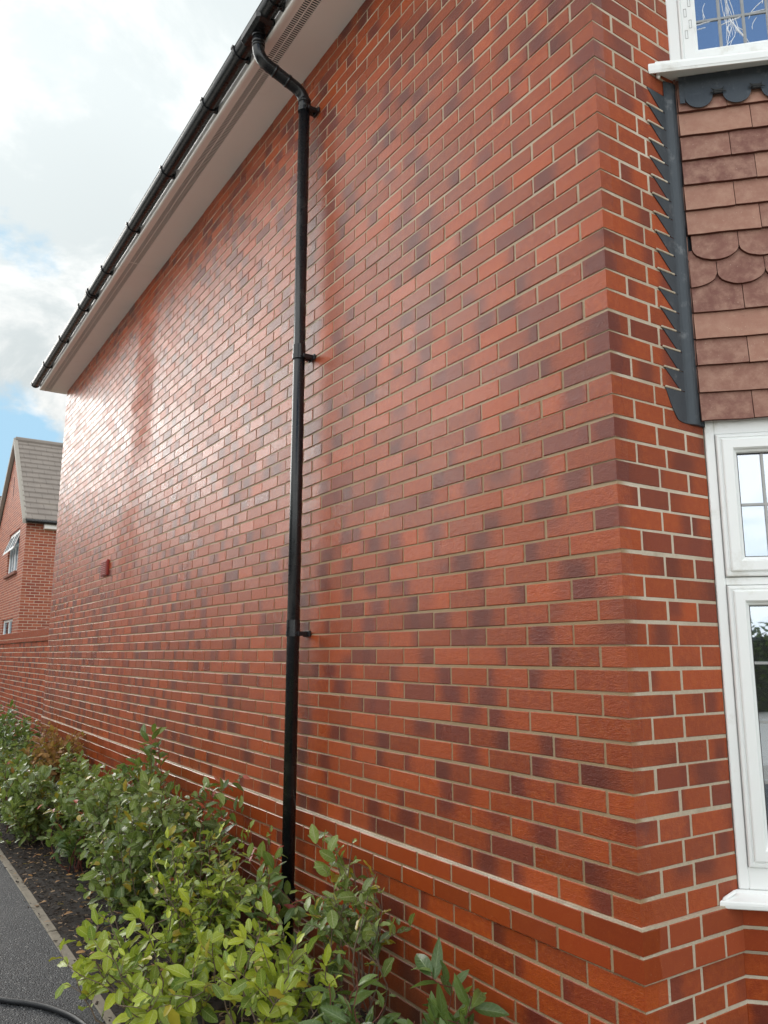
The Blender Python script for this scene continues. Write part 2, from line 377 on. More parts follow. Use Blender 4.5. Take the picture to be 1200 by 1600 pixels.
def tag(o, label=None, cat=None, group=None, kind=None):
    for k_, v_ in (('label', label), ('category', cat), ('group', group), ('kind', kind)):
        if v_: o[k_] = v_
    return o
def empty(name, loc=(0, 0, 0), **kw):
    o = bpy.data.objects.new(name, None); C.objects.link(o); o.location = loc; return tag(o, **kw)
def join_parts(name, parts, parent):       # several builders with a material each -> one mesh
    me = bpy.data.meshes.new(name); V, F, Cc, E, MI = [], [], [], [], []
    for mi, (mb, mt) in enumerate(parts):
        me.materials.append(mt); o = len(V); V += mb.v; Cc += mb.c; E += mb.e
        for f in mb.f: F.append(tuple(i+o for i in f)); MI.append(mi)
    me.from_pydata(V, [], F); me.polygons.foreach_set('material_index', MI)
    ca = me.attributes.new('bk', 'FLOAT_COLOR', 'POINT'); ca.data.foreach_set('color', [x for c in Cc for x in c])
    ea = me.attributes.new('edge', 'FLOAT', 'POINT'); ea.data.foreach_set('value', E)
    me.update(); bm = bmesh.new(); bm.from_mesh(me); bmesh.ops.recalc_face_normals(bm, faces=bm.faces); bm.to_mesh(me); bm.free()
    o = bpy.data.objects.new(name, me); C.objects.link(o); o.parent = parent; return o

# ------------------------------------------------------------------ brick laying
def brick(mb, O, D, N, s0, s1, z0, z1, off, rnd, t0, t1, mit0=False, mit1=False, depth=.014, ch=.0028):
    """one brick face: D along wall, N outward. mitred ends share an external corner with the next face"""
    O, D, N = Vector(O), Vector(D), Vector(N)
    cidx = round(z0/.075); jz = 0 if (mit0 or mit1) else random.uniform(-.0012, .0012); jn = 0 if (mit0 or mit1) else random.uniform(-.0005, .0012); js = random.uniform(-.0016, .0016)
    z0 += jz; z1 += jz+random.uniform(-.0008, .0008)
    if not mit0: s0 += js
    if not mit1: s1 += js
    f = off+jn
    cf0 = 0 if mit0 else ch; cf1 = 0 if mit1 else ch
    b0 = (s0+depth) if mit0 else s0; b1 = (s1-depth) if mit1 else s1
    tx = 0 if (mit0 or mit1) else random.uniform(-.003, .003); tz = 0 if (mit0 or mit1) else random.uniform(-.006, .006); sm_, zm_ = (s0+s1)/2, (z0+z1)/2
    def P(s_, z_, o_, e_): 
        if o_ > f-.01: o_ += tx*(s_-sm_)+tz*(z_-zm_)
        tt = t0+(t1-t0)*(s_-s0)/(s1-s0)
        z_ += .0013*math.sin(s_*1.7+cidx*2.3)+.0009*math.sin(s_*5.3+cidx*4.1)
        return mb.P(O+D*s_+N*o_+Vector((0, 0, z_)), (rnd[0], rnd[1], tt, rnd[2]), e_)
    back = [P(b0, z0, f-depth, 1), P(b1, z0, f-depth, 1), P(b1, z1, f-depth, 1), P(b0, z1, f-depth, 1)]
    m0 = s0 if not mit0 else s0+ch*.0; m1 = s1
    md = [P(m0, z0, f-(0 if mit0 else ch), 1), P(m1, z0, f-(0 if mit1 else ch), 1), P(m1, z1, f-(0 if mit1 else ch), 1), P(m0, z1, f-(0 if mit0 else ch), 1)]
    fr = [P(s0+cf0, z0+ch, f, 0), P(s1-cf1, z0+ch, f, 0), P(s1-cf1, z1-ch, f, 0), P(s0+cf0, z1-ch, f, 0)]
    mb.f.append(tuple(fr))
    for i in range(4):
        j = (i+1) % 4
        if i == 1 and mit1: continue
        if i == 3 and mit0: continue
        mb.f.append((md[i], md[j], fr[j], fr[i])); mb.f.append((back[i], back[j], md[j], md[i]))
def rr3(): return (random.random(), random.random(), random.random())

Z0 = .75                                   # top of the projecting band
def cz(n_): return Z0+.075*n_
WL = 9.57; RET = .485
class House: pass
house = empty('brick_house', (0, 0, 0), label='large red brick house whose long glossy side wall and bay corner fill the photo', cat='house')

def lay_main():
    br, bb, mo = MB(), MB(), MB()
    X, Yv, NX, NY = (1, 0, 0), (0, 1, 0), (1, 0, 0), (0, -1, 0)
    for nn in range(-11, 59):
        zb = cz(nn)+.0042; zt = cz(nn)+.0708
        if nn == 58: zt = 5.174-.001
        band = nn in (-1, -2); off = .014 if band else (.003 if nn < -2 else 0.0)
        tgt = bb if band else br
        odd = nn % 2 == 1
        rnd = rr3()
        if band: rnd = (rnd[0]*.5, 0, rnd[2])
        l = .215 if odd else .1025; w = .1025 if odd else .215
        # corner pair
        tot = l+w; offc = off+random.uniform(-.0006, .0014)
        brick(tgt, (0, 0, 0), X, NY, -l, offc, zb, zt, offc, rnd, 0, l/tot, mit1=True)
        brick(tgt, (0, 0, 0), Yv, NX, -offc, w, zb, zt, offc, rnd, l/tot, 1, mit0=True)
        # long wall
        s = -l-.009; 
        while s > -WL+.02:
            e = max(s-.216, -WL)
            r3 = rr3()
            if band: r3 = (r3[0]*.5, 0, r3[2])
            brick(tgt, (0, 0, 0), X, NY, e, s, zb, zt, off, r3, 0, 1)
            s -= .225
        # return wall
        if odd: js = [(.1125, .260), (.270, .373)] if False else [(.1125, .260), (.270, RET)]
        else: js = [(.225, .373), (.383, RET)]
        if nn % 4 == 1: js = [(.1125, .260), (.270, RET)]
        for a, b in js:
            r3 = rr3()
            if band: r3 = (r3[0]*.5, 0, r3[2])
            e_ = b-off*.41 if (b == RET) else b
            brick(tgt, (0, 0, 0), Yv, NX, a, e_, zb, zt, off, r3, 0, 1)
    # mortar beds: long wall recessed a little more than the return
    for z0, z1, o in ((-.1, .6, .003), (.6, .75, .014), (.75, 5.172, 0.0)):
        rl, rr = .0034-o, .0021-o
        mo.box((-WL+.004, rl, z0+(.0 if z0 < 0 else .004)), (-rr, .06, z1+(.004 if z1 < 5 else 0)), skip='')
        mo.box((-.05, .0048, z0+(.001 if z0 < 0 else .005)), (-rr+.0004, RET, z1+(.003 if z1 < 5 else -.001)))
    # weathered mortar fillet lying on the band
    seg = 160
    for i in range(seg):
        a = -WL+i*WL/seg; b = a+WL/seg; 
        if random.random() < .10: continue
        hh = random.uniform(.005, .0105)
        y0_ = -.0125+random.uniform(0, .003); mo.prism([(a, y0_, .7435), (a, .003, .7435), (a, .003, .7465+hh), (a, y0_, .7462)], (b-a+.001, 0, 0))
    mo.box((-.003, -.010, .744), (.012, .47, .7515))
    return br, bb, mo
br, bb, mo = lay_main()
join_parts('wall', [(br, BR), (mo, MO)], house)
bb.build('plinth_band', BRB, house)
core = MB()
core.box((-WL+.02, .07, -.1), (-.03, 6.0, 5.16)); core.build('inner_wall', BF, house)['label'] = 'plain rear part of the house wall'

# ------------------------------------------------------------------ eaves
EZ = 5.174
so = MB(); ve = MB(); fa = MB()
XE, XW = .30, -9.66
so.box((XW, -.205, EZ), (XE, .05, EZ+.009)); so.box((XW, -.318, EZ), (XE, -.286, EZ+.009))
so.box((XW, -.316, EZ-.0015), (XE, -.300, EZ+.0005)); 
for xj in (-5.33, -.9): so.box((xj-.006, -.285, EZ-.003), (xj+.006, -.004, EZ-.0003))
ve.box((XW, -.2492, EZ+.0005), (XE, -.2448, EZ+.0085))
x = XW
while x < XE:
    ve.box((x, -.286, EZ+.0008), (x+.0065, -.205, EZ+.0028)); x += .0165
fa.box((XW, -.338, EZ-.004), (XE, -.318, EZ+.20))
lip = [(-.338, EZ+.030), (-.3405, EZ+.022), (-.346, EZ+.010), (-.347, EZ+.002), (-.343, EZ-.006), (-.334, EZ-.009), (-.316, EZ-.009), (-.316, EZ-.003)]
la = [fa.P((XW, y_, z_)) for y_, z_ in lip]; lb = [fa.P((XE, y_, z_)) for y_, z_ in lip]
for i in range(len(lip)-1): fa.f.append((la[i], la[i+1], lb[i+1], lb[i]))
so_o = so.build('soffit', WHS, house); ve.build('vent_strip', WHS, so_o); fa.build('fascia', WHS, house)
eb = MB(); eb.box((XW-.02, -.34, EZ-.004), (XW-.001, .0, EZ+.23)); eb.box((XW-.018, .0, EZ-.002), (-WL-.001, .4, EZ+.23)); eb.build('box_end', WHS, house)
rfm = MB(); rfm.box((XW, -.316, EZ+.03), (XE, 0, EZ+.035)); rfm.build('roof_void', DARK, house)
# tiled roof slope above
rf = MB()
sl = math.tan(R(38))
for i in range(17):
    y0 = -.345+i*.26; z0 = EZ+.165+(y0+.345)*sl
    rf.prism([(XW-.03, y0, z0), (XW-.03, y0+.30, z0+.30*sl-.012), (XW-.03, y0+.30, z0+.30*sl-.03), (XW-.03, y0, z0-.018)], (XE-XW+.06, 0, 0))
rf.build('roof', ROOFM, house)
# gutter
gu = MB(); gy, gz, gr = -.398, 5.256, .055
prof = [(gy+gr*math.cos(a), gz+gr*1.05*math.sin(a)) for a in [math.pi+math.pi*i/16 for i in range(17)]]
prof_in = [(gy+(gr-.003)*math.cos(a), gz+(gr-.003)*1.05*math.sin(a)) for a in [2*math.pi-math.pi*i/16 for i in range(17)]]
pp = prof+prof_in
a0, a1 = [], []
for (y_, z_) in pp: a0.append(gu.P((XW-.03, y_, z_)))
for (y_, z_) in pp: a1.append(gu.P((XE, y_, z_)))
for i in range(len(pp)): j = (i+1) % len(pp); gu.f.append((a0[i], a0[j], a1[j], a1[i]))
gu.tube([(XW-.03, gy-gr+.003, gz), (XE, gy-gr+.003, gz)], .005, 8)
gut = gu.build('gutter', BLK, house, smooth=True)
def collar(x, w, r, nm='bracket', arm=True, full=False):
    b = MB(); k_ = []
    for xx in (x-w/2, x+w/2):
        for rr_ in (r, gr+.0005):
            k_.append([b.P((xx, gy+rr_*math.cos(a), gz+rr_*1.05*math.sin(a))) for a in [math.pi*.97+math.pi*1.06*i/18 for i in range(19)]])
    o0, i0, o1, i1 = k_
    for i in range(18):
        b.f += [(o0[i], o0[i+1], o1[i+1], o1[i]), (o0[i], i0[i], i0[i+1], o0[i+1]), (o1[i], o1[i+1], i1[i+1], i1[i])]
    b.f += [(o0[0], o1[0], i1[0], i0[0]), (o0[18], i0[18], i1[18], o1[18])]
    if arm: b.box((x-w*.45, gy+gr*.6, gz-.055), (x+w*.45, -.340, gz+.030))
    b.box((x-w/2, gy-gr-.011, gz-.004), (x+w/2, gy-gr+.004, gz+.012))
    return b.build(nm, BLK, gut)
for x in (-1.55, -1.93, -2.42, -2.97, -3.87, -4.83, -5.75, -6.75, -7.78, -8.78, -.6): collar(x, .028, gr+.007)
collar(-6.38, .030, gr+.008, 'union_clip'); collar(-6.32, .016, gr+.010, 'union_clip')
ec = MB(); ec.prism([(XW-.034, gy+(gr+.006)*math.cos(a), gz+(gr+.006)*1.05*math.sin(a)) for a in [math.pi+math.pi*i/12 for i in range(13)]], (.03, 0, 0)); ec.build('end_cap', BLK, gut)
# rainwater pipe with swan neck
PX = -2.165; PR = .034
dp = empty('tmp'); bpy.data.objects.remove(dp)
def arc(p0, p1, p2, r=.06, k_=7):
    p0, p1, p2 = Vector(p0), Vector(p1), Vector(p2); a = p1+(p0-p1).normalized()*r; c = p1+(p2-p1).normalized()*r
    return [a*(1-t)**2+p1*2*t*(1-t)+c*t*t for t in [i/k_ for i in range(k_+1)]]
A_ = (PX, -.392, 5.23); B_ = (PX, -.392, 5.035); C_ = (PX, -.080, 4.925); D_ = (PX, -.080, 4.60); E_ = (PX, -.080, .02)
pipe = MB(); pipe.tube([(PX, -.080, 4.80), (PX, -.080, .02)], PR, 28); pio = pipe.build('downpipe', BLK, house, smooth=False)
for p_ in pio.data.polygons: p_.use_smooth = len(p_.vertices) == 4
sn = MB(); path = [Vector(A_)]+arc(A_, B_, C_, .075)+arc(B_, C_, D_, .075)+[Vector((PX, -.080, 4.80))]
sn.tube(path, PR+.002, 28); 
for za, zb_, ex in ((5.125, 5.150, .0045), (5.105, 5.120, .0045), (4.86, 4.885, .0055)): sn.tube([(PX, -.392 if za > 5 else -.08, za), (PX, -.392 if za > 5 else -.08, zb_)], PR+ex, 28)
dv = (Vector(C_)-Vector(B_)).normalized()
for tt, ll in ((.11, .015), (.20, .015)):
    p0 = Vector(B_)+dv*tt; sn.tube([p0, p0+dv*ll], PR+.0055, 28)
sno = sn.build('swan_neck', BLK, pio)
for p_ in sno.data.polygons: p_.use_smooth = len(p_.vertices) == 4
go = MB(); go.tube([(PX, -.392, 5.17), (PX, -.392, 5.235)], [.042, .052], 24); go.bevbox((PX-.13, gy-gr-.006, gz-.075), (PX+.13, gy+gr+.004, gz+.002), .02)
go.build('gutter_outlet', BLK, gut)
def pbrk(z, big):
    b = MB(); b.tube([(PX, -.080, z-.014), (PX, -.080, z+.014)], PR+.005, 28)
    b.bevbox((PX-.012, -.055, z-.010), (PX+.012, -.003, z+.010), .002)
    b.bevbox((PX-.012, -.0160, z-.016), (PX+.062, -.004, z+.016), .002); b.bevbox((PX+.03, -.075, z-.012), (PX+.050, -.012, z+.012), .002)
    for dz in (-1,): b.tube([(PX+.05, -.020, z), (PX+.05, -.001, z)], .006, 10)
    b.tube([(PX+.030, -.085, z-.004), (PX+.052, -.085, z-.004)], .005, 8)
    o = b.build('bracket', BLK, pio)
pbrk(4.815, 1); pbrk(3.225, 1); pbrk(1.655, 0)
cpl = MB()
for z in (3.235, 1.668):
    cpl = MB(); cpl.tube([(PX, -.08, z), (PX, -.08, z+.06)], PR+.003, 28); cpl.build('socket', BLK, pio)
bt = MB(); bt.tube([(PX, -.08, .30), (PX, -.08, .38)], PR+.006, 24); bt.build('shoe', BLK, pio)

# red ventilator cover
vc = MB(); vx, vz = -6.68, 2.425
vc.bevbox((vx-.118, -.026, vz-.08), (vx+.118, -.0005, vz+.08), .004)
for i in range(7): vc.bevbox((vx-.105, -.034, vz-.068+i*.020), (vx+.105, -.0262, vz-.058+i*.020), .002)
vc.build('vent_cover', RED, house)['label'] = 'dark red slatted vent cover low on the long wall'

# ------------------------------------------------------------------ bay
c45 = math.sqrt(.5)
def frame(O, D, N):
    O, D, N = Vector(O), Vector(D), Vector(N)
    return lambda s, p, z: O+D*s+N*p+Vector((0, 0, z))
F1 = frame((0, RET, 0), (c45, c45, 0), (c45, -c45, 0)); W1 = .80
P2 = Vector((0, RET, 0))+Vector((c45, c45, 0))*W1
F2 = frame(P2, (0, 1, 0), (1, 0, 0)); W2 = 1.55
P3 = P2+Vector((0, W2, 0))
F3 = frame(P3, (-c45, c45, 0), (c45, c45, 0))
bay = empty('bay'); bpy.data.objects.remove(bay)

def clipx(T):                      # keep horned sills from entering the return wall
    def g(s, p, z):
        v = T(s, p, z); 
        if v.x < .0012: v.x = .0012
        return v
    return g
# bay brick dado
db, dbb, dm = MB(), MB(), MB()
for T, D, N, O, W in ((F1, (c45, c45, 0), (c45, -c45, 0), Vector((0, RET, 0)), W1), (F2, (0, 1, 0), (1, 0, 0), P2, W2), (F3, (-c45, c45, 0), (c45, c45, 0), P3, W1)):
    for nn in range(-11, 0):
        band = nn in (-1, -2); off = .014 if band else (.003 if nn < -2 else 0); tgt = dbb if band else db
        s = -.41*off if T is F1 else 0.0; first = True
        st = s
        while s < W-.03:
            ln = (.105 if nn % 2 else .215) if first else .215
            e = min(s+ln, W); r3 = rr3()
            if band: r3 = (r3[0]*.5, 0, r3[2])
            brick(tgt, O, D, N, s+(.0 if first else 0), e, cz(nn)+.005, cz(nn)+.070, off, r3, 0, 1)
            s = e+.010; first = False
    dm.T = T
    dm.box((0, -.06, -.1), (W, .0006, .6)); dm.box((0, -.06, .603), (W, .010, .748)); dm.T = None
join_parts('bay_wall', [(db, BRG), (dm, MO)], house); dbb.build('plinth_band', mat_brick('bay_band_brick', False, True), house)

def bars(mb, s0, s1, z0, z1, w, p0, p1, ch=.003):
    """mitre-look rectangular frame: four chamfered bars butted end to end"""
    wl, wr, wb, wt = w
    mb.bevbox((s0, p0, z0), (s0+wl, p1, z1), ch); mb.bevbox((s1-wr, p0, z0), (s1, p1, z1), ch)
    mb.bevbox((s0+wl+.0002, p0, z0), (s1-wr-.0002, p1-.0004, z0+wb), ch); mb.bevbox((s0+wl+.0002, p0, z1-wt), (s1-wr-.0002, p1-.0004, z1), ch)

def mitre_frame(mb, s0, s1, z0, z1, prof):
    """prof: list of (inset, p) swept round the rectangle with true mitres"""
    rings = []
    for ins, p in prof:
        rings.append([mb.P(q) for q in ((s0+ins, p, z0+ins), (s1-ins, p, z0+ins), (s1-ins, p, z1-ins), (s0+ins, p, z1-ins))])
    for a, b in zip(rings, rings[1:]):
        for i in range(4): j = (i+1) % 4; mb.f.append((a[i], a[j], b[j], b[i]))

def lower_window(T, W, detail=True):
    w = MB(T)
    so_ = w                                            # outer frame
    w.bevbox((.0015, -.045, .79), (.034, .006, 2.392), .003); w.bevbox((W-.034, -.045, .79), (W, .006, 2.392), .003)
    w.bevbox((.0342, -.045, 2.330), (W-.0342, .0056, 2.392), .003); w.bevbox((.0342, -.045, 1.785), (W-.0342, .0056, 1.812), .003)
    w.bevbox((.0342, -.045, .79), (W-.0342, .0056, .858), .003)
    wo_ = w.build('window', WH, house)
    mull = [.0345, W-.0345] if W < 1 else [.0345, W/2, W-.0345]
    sa, ga, pa, ba, bk = MB(T), MB(T), MB(T), MB(T), MB(T)
    sp_ = .078
    for a, b in zip(mull, mull[1:]):
        for z0, z1 in ((1.8125, 2.3295), (.8585, 1.7845)):
            mitre_frame(sa, a+.002, b-.002, z0+.002, z1-.002, [(0, -.03), (0, .013), (.003, .016), (.011, .017), (.013, .0125), (.016, .0125), (.018, .020), (.022, .022), (.052, .022), (.056, .018), (.060, .010), (.066, .006), (.0695, -.004), (.0695, -.03)])
            mitre_frame(ga, a+.002+.069, b-.002-.069, z0+.002+.069, z1-.002-.069, [(0, -.0035), (.0025, -.003), (.0025, -.02)])
            g0, g1, h0, h1 = a+.071, b-.071, z0+.071, z1-.071
            pa.box((g0, -.016, h0), (g1, -.012, h1))
            nv = max(2, round((g1-g0)/.09))
            for i in range(1, nv):
                xs = g0+(g1-g0)*i/nv; ba.bevbox((xs-.005, -.0118, h0), (xs+.005, -.0085, h1), .001); bk.bevbox((xs-.006, -.038, h0), (xs+.006, -.034, h1), .001)
            nh = max(2, round((h1-h0)/.195))
            for i in range(1, nh):
                zs = h0+(h1-h0)*i/nh; ba.bevbox((g0, -.0112, zs-.005), (g1, -.0080, zs+.005), .001); bk.bevbox((g0, -.0385, zs-.006), (g1, -.0335, zs+.006), .001)
    s_o = sa.build('sash', WH, wo_); ga.build('gasket', GSK, wo_); pa.build('pane', GLL, wo_); ba.build('glazing_bars', BARM, wo_); bk.build('rear_glazing_bars', WH, wo_)
    si = MB(clipx(T))
    e = -.09 if T is F1 else -.02
    prof = [(-.03, .789), (.005, .789), (.006, .780), (.050, .768), (.056, .764), (.058, .756), (.056, .747), (.050, .744), (-.03, .744)]
    si.prism([(e, p, z) for p, z in prof], (W-e+(.0 if T is F1 else .02), 0, 0)) if T is not F1 else None
    if T is F1:
        a_ = [si.P((e if p > .02 else -.02, p, z)) for p, z in prof]; b_ = [si.P((W, p, z)) for p, z in prof]
        for i in range(len(prof)): j = (i+1) % len(prof); si.f.append((a_[i], a_[j], b_[j], b_[i]))
        si.f += [tuple(a_), tuple(reversed(b_))]
        si2 = MB(); si2.tube([(.006, .400, .772), (.010, .452, .787)], .006, 8); si2.bevbox((.0015, .392, .744), (.010, .403, .775), .003)
        si.v += si2.v; si.c += si2.c; si.e += si2.e
        o = len(si.v)-len(si2.v); si.f += [tuple(i+o for i in f) for f in si2.f]
    si.build('sill', WH, wo_)
    return wo_
lw = lower_window(F1, W1); lw['label'] = 'white lower bay window at the right edge'
lower_window(F2, W2); 

def upper_window(T, W):
    w = MB(T); P0 = -.02; a0 = -.030 if T is F1 else 0.0; p_ = .030
    zb = 3.815; zt = 5.02
    w.bevbox((a0+.002, -.05, zb), (.016, p_, zt), .003); w.bevbox((W-.03, -.05, zb), (W, p_, zt), .003)
    w.bevbox((.0162, -.05, zt-.05), (W-.0302, p_-.0005, zt), .003); w.bevbox((.0162, -.05, zb), (W-.0302, p_-.0005, zb+.0155), .003)
    wo_ = w.build('window', WH, house)
    sa = MB(T)
    mitre_frame(sa, .0165, W-.031, zb+.0160, zt-.051, [(0, -.03), (0, .034), (.003, .036), (.007, .037), (.009, .030), (.011, .030), (.013, .034), (.052, .034), (.058, .028), (.066, .022), (.068, .008), (.068, -.03)])
    sa.build('sash', WH, wo_)
    g0, g1, h0, h1 = .0165+.067, W-.031-.067, zb+.0160+.067, zt-.051-.067
    pa = MB(T); pa.box((g0, .004, h0), (g1, .008, h1)); pa.build('pane', GLU, wo_)
    ba, bk = MB(T), MB(T); nv = max(2, round((g1-g0)/.092))
    for i in range(1, nv):
        xs = g0+(g1-g0)*i/nv; ba.bevbox((xs-.0055, .0082, h0), (xs+.0055, .0118, h1), .001); bk.bevbox((xs-.02, -.018, h0), (xs-.006, -.014, h1), .001)
    zs = h0+.135
    while zs < h1-.05:
        ba.bevbox((g0, .0086, zs-.0055), (g1, .0122, zs+.0055), .001); bk.bevbox((g0, -.0185, zs-.045), (g1, -.0135, zs-.033), .001); zs += .185
    ba.build('glazing_bars', BARM, wo_); bk.build('rear_glazing_bars', WH, wo_)
    if T is F1:
        # drainage / hinge slots along the jamb: thin grey outlines
        for i in range(9):
            for col, (sx, dz) in enumerate(((.036, 0), (.053, .045))):
                z = 3.945+i*.098+dz
                if col == 1 and i % 2 == 0 and i != 0: continue
                sl_ = MB(T)
                for a, b in (((sx, z), (sx+.0012, z+.036)), ((sx+.009, z), (sx+.0102, z+.036)), ((sx, z), (sx+.0102, z+.0012)), ((sx, z+.036), (sx+.0102, z+.0372))):
                    sl_.box((a[0], .0342, a[1]), (b[0], .0352, b[1]))
                sl_.build('slot', BARM, wo_)
        # shreds of protective film stuck to the glass
        fl = MB(T); rnd = random.Random(5)
        def shred(pts, r=.0016): fl.tube([(s_, .0098, z_) for s_, z_ in pts], [r]+[r*1.2]*(len(pts)-2)+[r*.3], 5)
        def wig(s0, z0, s1, z1, k_=9, amp=.0012, r=.0013):
            bow = rnd.uniform(-.012, .012)
            z0 -= .085; z1 -= .085; r *= .62
            shred([(s0+(s1-s0)*i/k_+bow*math.sin(math.pi*i/k_)+rnd.uniform(-amp, amp)*(0 < i < k_), z0+(z1-z0)*i/k_+rnd.uniform(-amp, amp)*.6) for i in range(k_+1)], r)
        B = F1u = None
        for q in range(7): wig(.175+rnd.uniform(0, .03), 4.25+rnd.uniform(-.04, .1), .19+q*.009, 4.03-rnd.uniform(0, .03)+q*.004)
        wig(.21, 4.11, .275, 3.992, r=.002); wig(.215, 4.10, .27, 4.0); wig(.222, 4.09, .268, 4.01); wig(.23, 4.06, .185, 3.99); wig(.215, 4.07, .192, 3.985, r=.0018); wig(.225, 4.03, .205, 3.99)
        wig(.178, 4.09, .27, 4.12, r=.0022); wig(.085, 4.105, .165, 4.12, r=.002); wig(.088, 4.085, .12, 4.09); wig(.11, 4.11, .112, 4.15); wig(.12, 4.13, .124, 4.20)
        wig(.28, 4.10, .335, 4.17, r=.0018); wig(.29, 4.05, .31, 4.10); wig(.335, 4.16, .345, 4.24, r=.0022); wig(.27, 4.12, .35, 4.13, r=.0018)
        wig(.26, 4.05, .235, 4.075); wig(.205, 4.05, .213, 4.09, r=.002); wig(.22, 4.24, .19, 4.10)
        fl.build('film_shreds', FILM, wo_)
    si = MB(clipx(T)); e = -.16 if T is F1 else 0
    prof = [(p, z-.078) for p, z in [(.0, 3.891), (.032, 3.891), (.034, 3.881), (.082, 3.866), (.090, 3.862), (.094, 3.854), (.094, 3.832), (.088, 3.822), (.080, 3.822), (.076, 3.830), (.074, 3.838), (.02, 3.852), (.0, 3.852)]]
    a_ = [si.P((e if p > .02 else (-.03 if T is F1 else 0), p, z)) for p, z in prof]; b_ = [si.P((W, p, z)) for p, z in prof]
    for i in range(len(prof)): j = (i+1) % len(prof); si.f.append((a_[i], a_[j], b_[j], b_[i]))
    si.f += [tuple(a_), tuple(reversed(b_))]; si.build('sill', WH, wo_)
    if T is F1:
        hn = MB(); hn.bevbox((.0012, .345, 3.735), (.016, .362, 3.792), .006); hn.build('sill_horn', WH, wo_)
    return wo_
uw = upper_window(F1, W1); uw['label'] = 'white upper bay window with film shreds on blue glass'
upper_window(F2, W2)

# backing walls of the bay
bk = MB()
for T, W in ((F1, W1), (F2, W2), (F3, W1)):
    bk.T = T
    bk.box((0.002, -.10, 2.394), (W, -.005, 3.81)); bk.box((0.002, -.10, 5.022), (W, -.005, 5.17))
    if T is F3: bk.box((0.002, -.10, .75), (W, -.005, 2.39)); bk.box((0.002, -.10, 3.84), (W, -.005, 5.02))
bk.T = None; bk.build('bay_backing', plain('bay_board', (.42, .38, .33), .8), house)
fl_ = MB(); pts = [(.06, RET+.1), (P2.x-.1, P2.y+.03), (P3.x-.1, P3.y-.03), (.06, P3.y+P2.x-.1)]
fl_.prism([(a, b, 2.60) for a, b in pts], (0, 0, .2)); fl_.build('bay_floor', DARK, house); fl_ = MB(); fl_.prism([(a, b, 5.05) for a, b in pts], (0, 0, .1)); fl_.build('bay_ceiling', DARK, house)
rt_ = MB(); rt_.prism([(0.002, RET-.1, 5.175), (P2.x+.1, P2.y-.05, 5.175), (P3.x+.1, P3.y+.05, 5.175), (0.002, P3.y+P2.x, 5.175)], (0, 0, .12)); rt_.build('bay_roof', LEAD, house)
fw = MB(); fw.box((-.10, P3.y+P2.x-.02, -.1), (0, 6.0, 5.17)); fwo = fw.build('front_wall', BF, house)
hd = MB(F1); hd.box((.0, -.04, 2.3925), (W1, .004, 2.41)); hd.T = F2; hd.box((0, -.04, 2.3925), (W2, .004, 2.41)); hd.build('head_trim', WH, house)

# tile hanging
def hang_tiles(T, W, s_start):
    tl = MB(T); G = .1037; zb = 2.377; tilt = .012
    def tile(s0, s1, zlow, kind='plain', col=None, half=None):
        col = col or (.55+random.random()*.45, random.random(), 0, 0)
        g = .0012; a, b = s0+g, s1-g; top = zlow+.150; js = random.uniform(-.002, .002); lift = random.uniform(-.001, .0012)
        pl = .043+lift; pu = .0245; th = .012
        def F(s_, z_): k_ = (z_-zlow)/(top-zlow); return pl+(pu-pl)*k_
        if kind == 'plain':
            nseg = 5
            bot = [(a+(b-a)*i/nseg, zlow+js+random.uniform(-.0012, .0012)) for i in range(nseg+1)]
        else:
            r = (s1-s0)/2-g; cx = (s0+s1)/2; yh = .052
            if half == 'R': bot = [(cx-r+2*r*.0+ (2*r)*t_, zlow+yh-yh*math.sqrt(max(0, 1-t_*t_))) for t_ in [i/10 for i in range(11)]]; a = bot[0][0]
            else: bot = [(cx-r*math.cos(math.pi*i/16), zlow+yh-yh*math.sin(math.pi*i/16)+random.uniform(-.001, .001)) for i in range(17)]
        poly = bot+[(b, top), (a, top)]
        fr = [tl.P((s_, F(s_, z_), z_), col) for s_, z_ in poly]
        tl.f.append(tuple(fr))
        fe = [tl.P((s_, F(s_, z_), z_), col, .9) for s_, z_ in poly]; be = [tl.P((s_, F(s_, z_)-th, z_-.001), col, 1) for s_, z_ in poly]
        m_ = len(poly)
        for i in range(m_): j = (i+1) % m_; tl.f.append((fe[i], be[i], be[j], fe[j]))
    for i in range(13):
        z = zb+G*i
        odd = i % 2 == 1
        cuts = [s_start]
        if not odd: x_ = .165
        else: x_ = .2475
        if i == 5: x_ = .0825
        if i == 6: x_ = .165
        while x_ < W-.02: cuts.append(x_); x_ += .165
        cuts.append(W)
        for a, b in zip(cuts, cuts[1:]):
            if i in (5, 6):
                if a == s_start and i == 5: tile(a, .0825, z-.004, 'club', half='R') if False else tile_half(tile, a, z, tl)
                elif b-a > .1: tile(a if a != s_start else 0.0, b, z-.004, 'club')
                else: tile(a, b, z+.02)
            else:
                tcol = (random.choice((.05, .25, .55, .8))+random.random()*.15, random.random(), 0, 0)
                tile(a, b, z, 'plain', tcol)
    # mortared verge against the lead
    for i in range(14):
        zz_ = zb+G*i
        tl.box((s_start-.009, .004, zz_+.004), (s_start-.001, .030+random.uniform(-.004, .003), zz_+G-.002), (.2+.4*random.random(), .5, 0, 0), e=.35)
    return tl
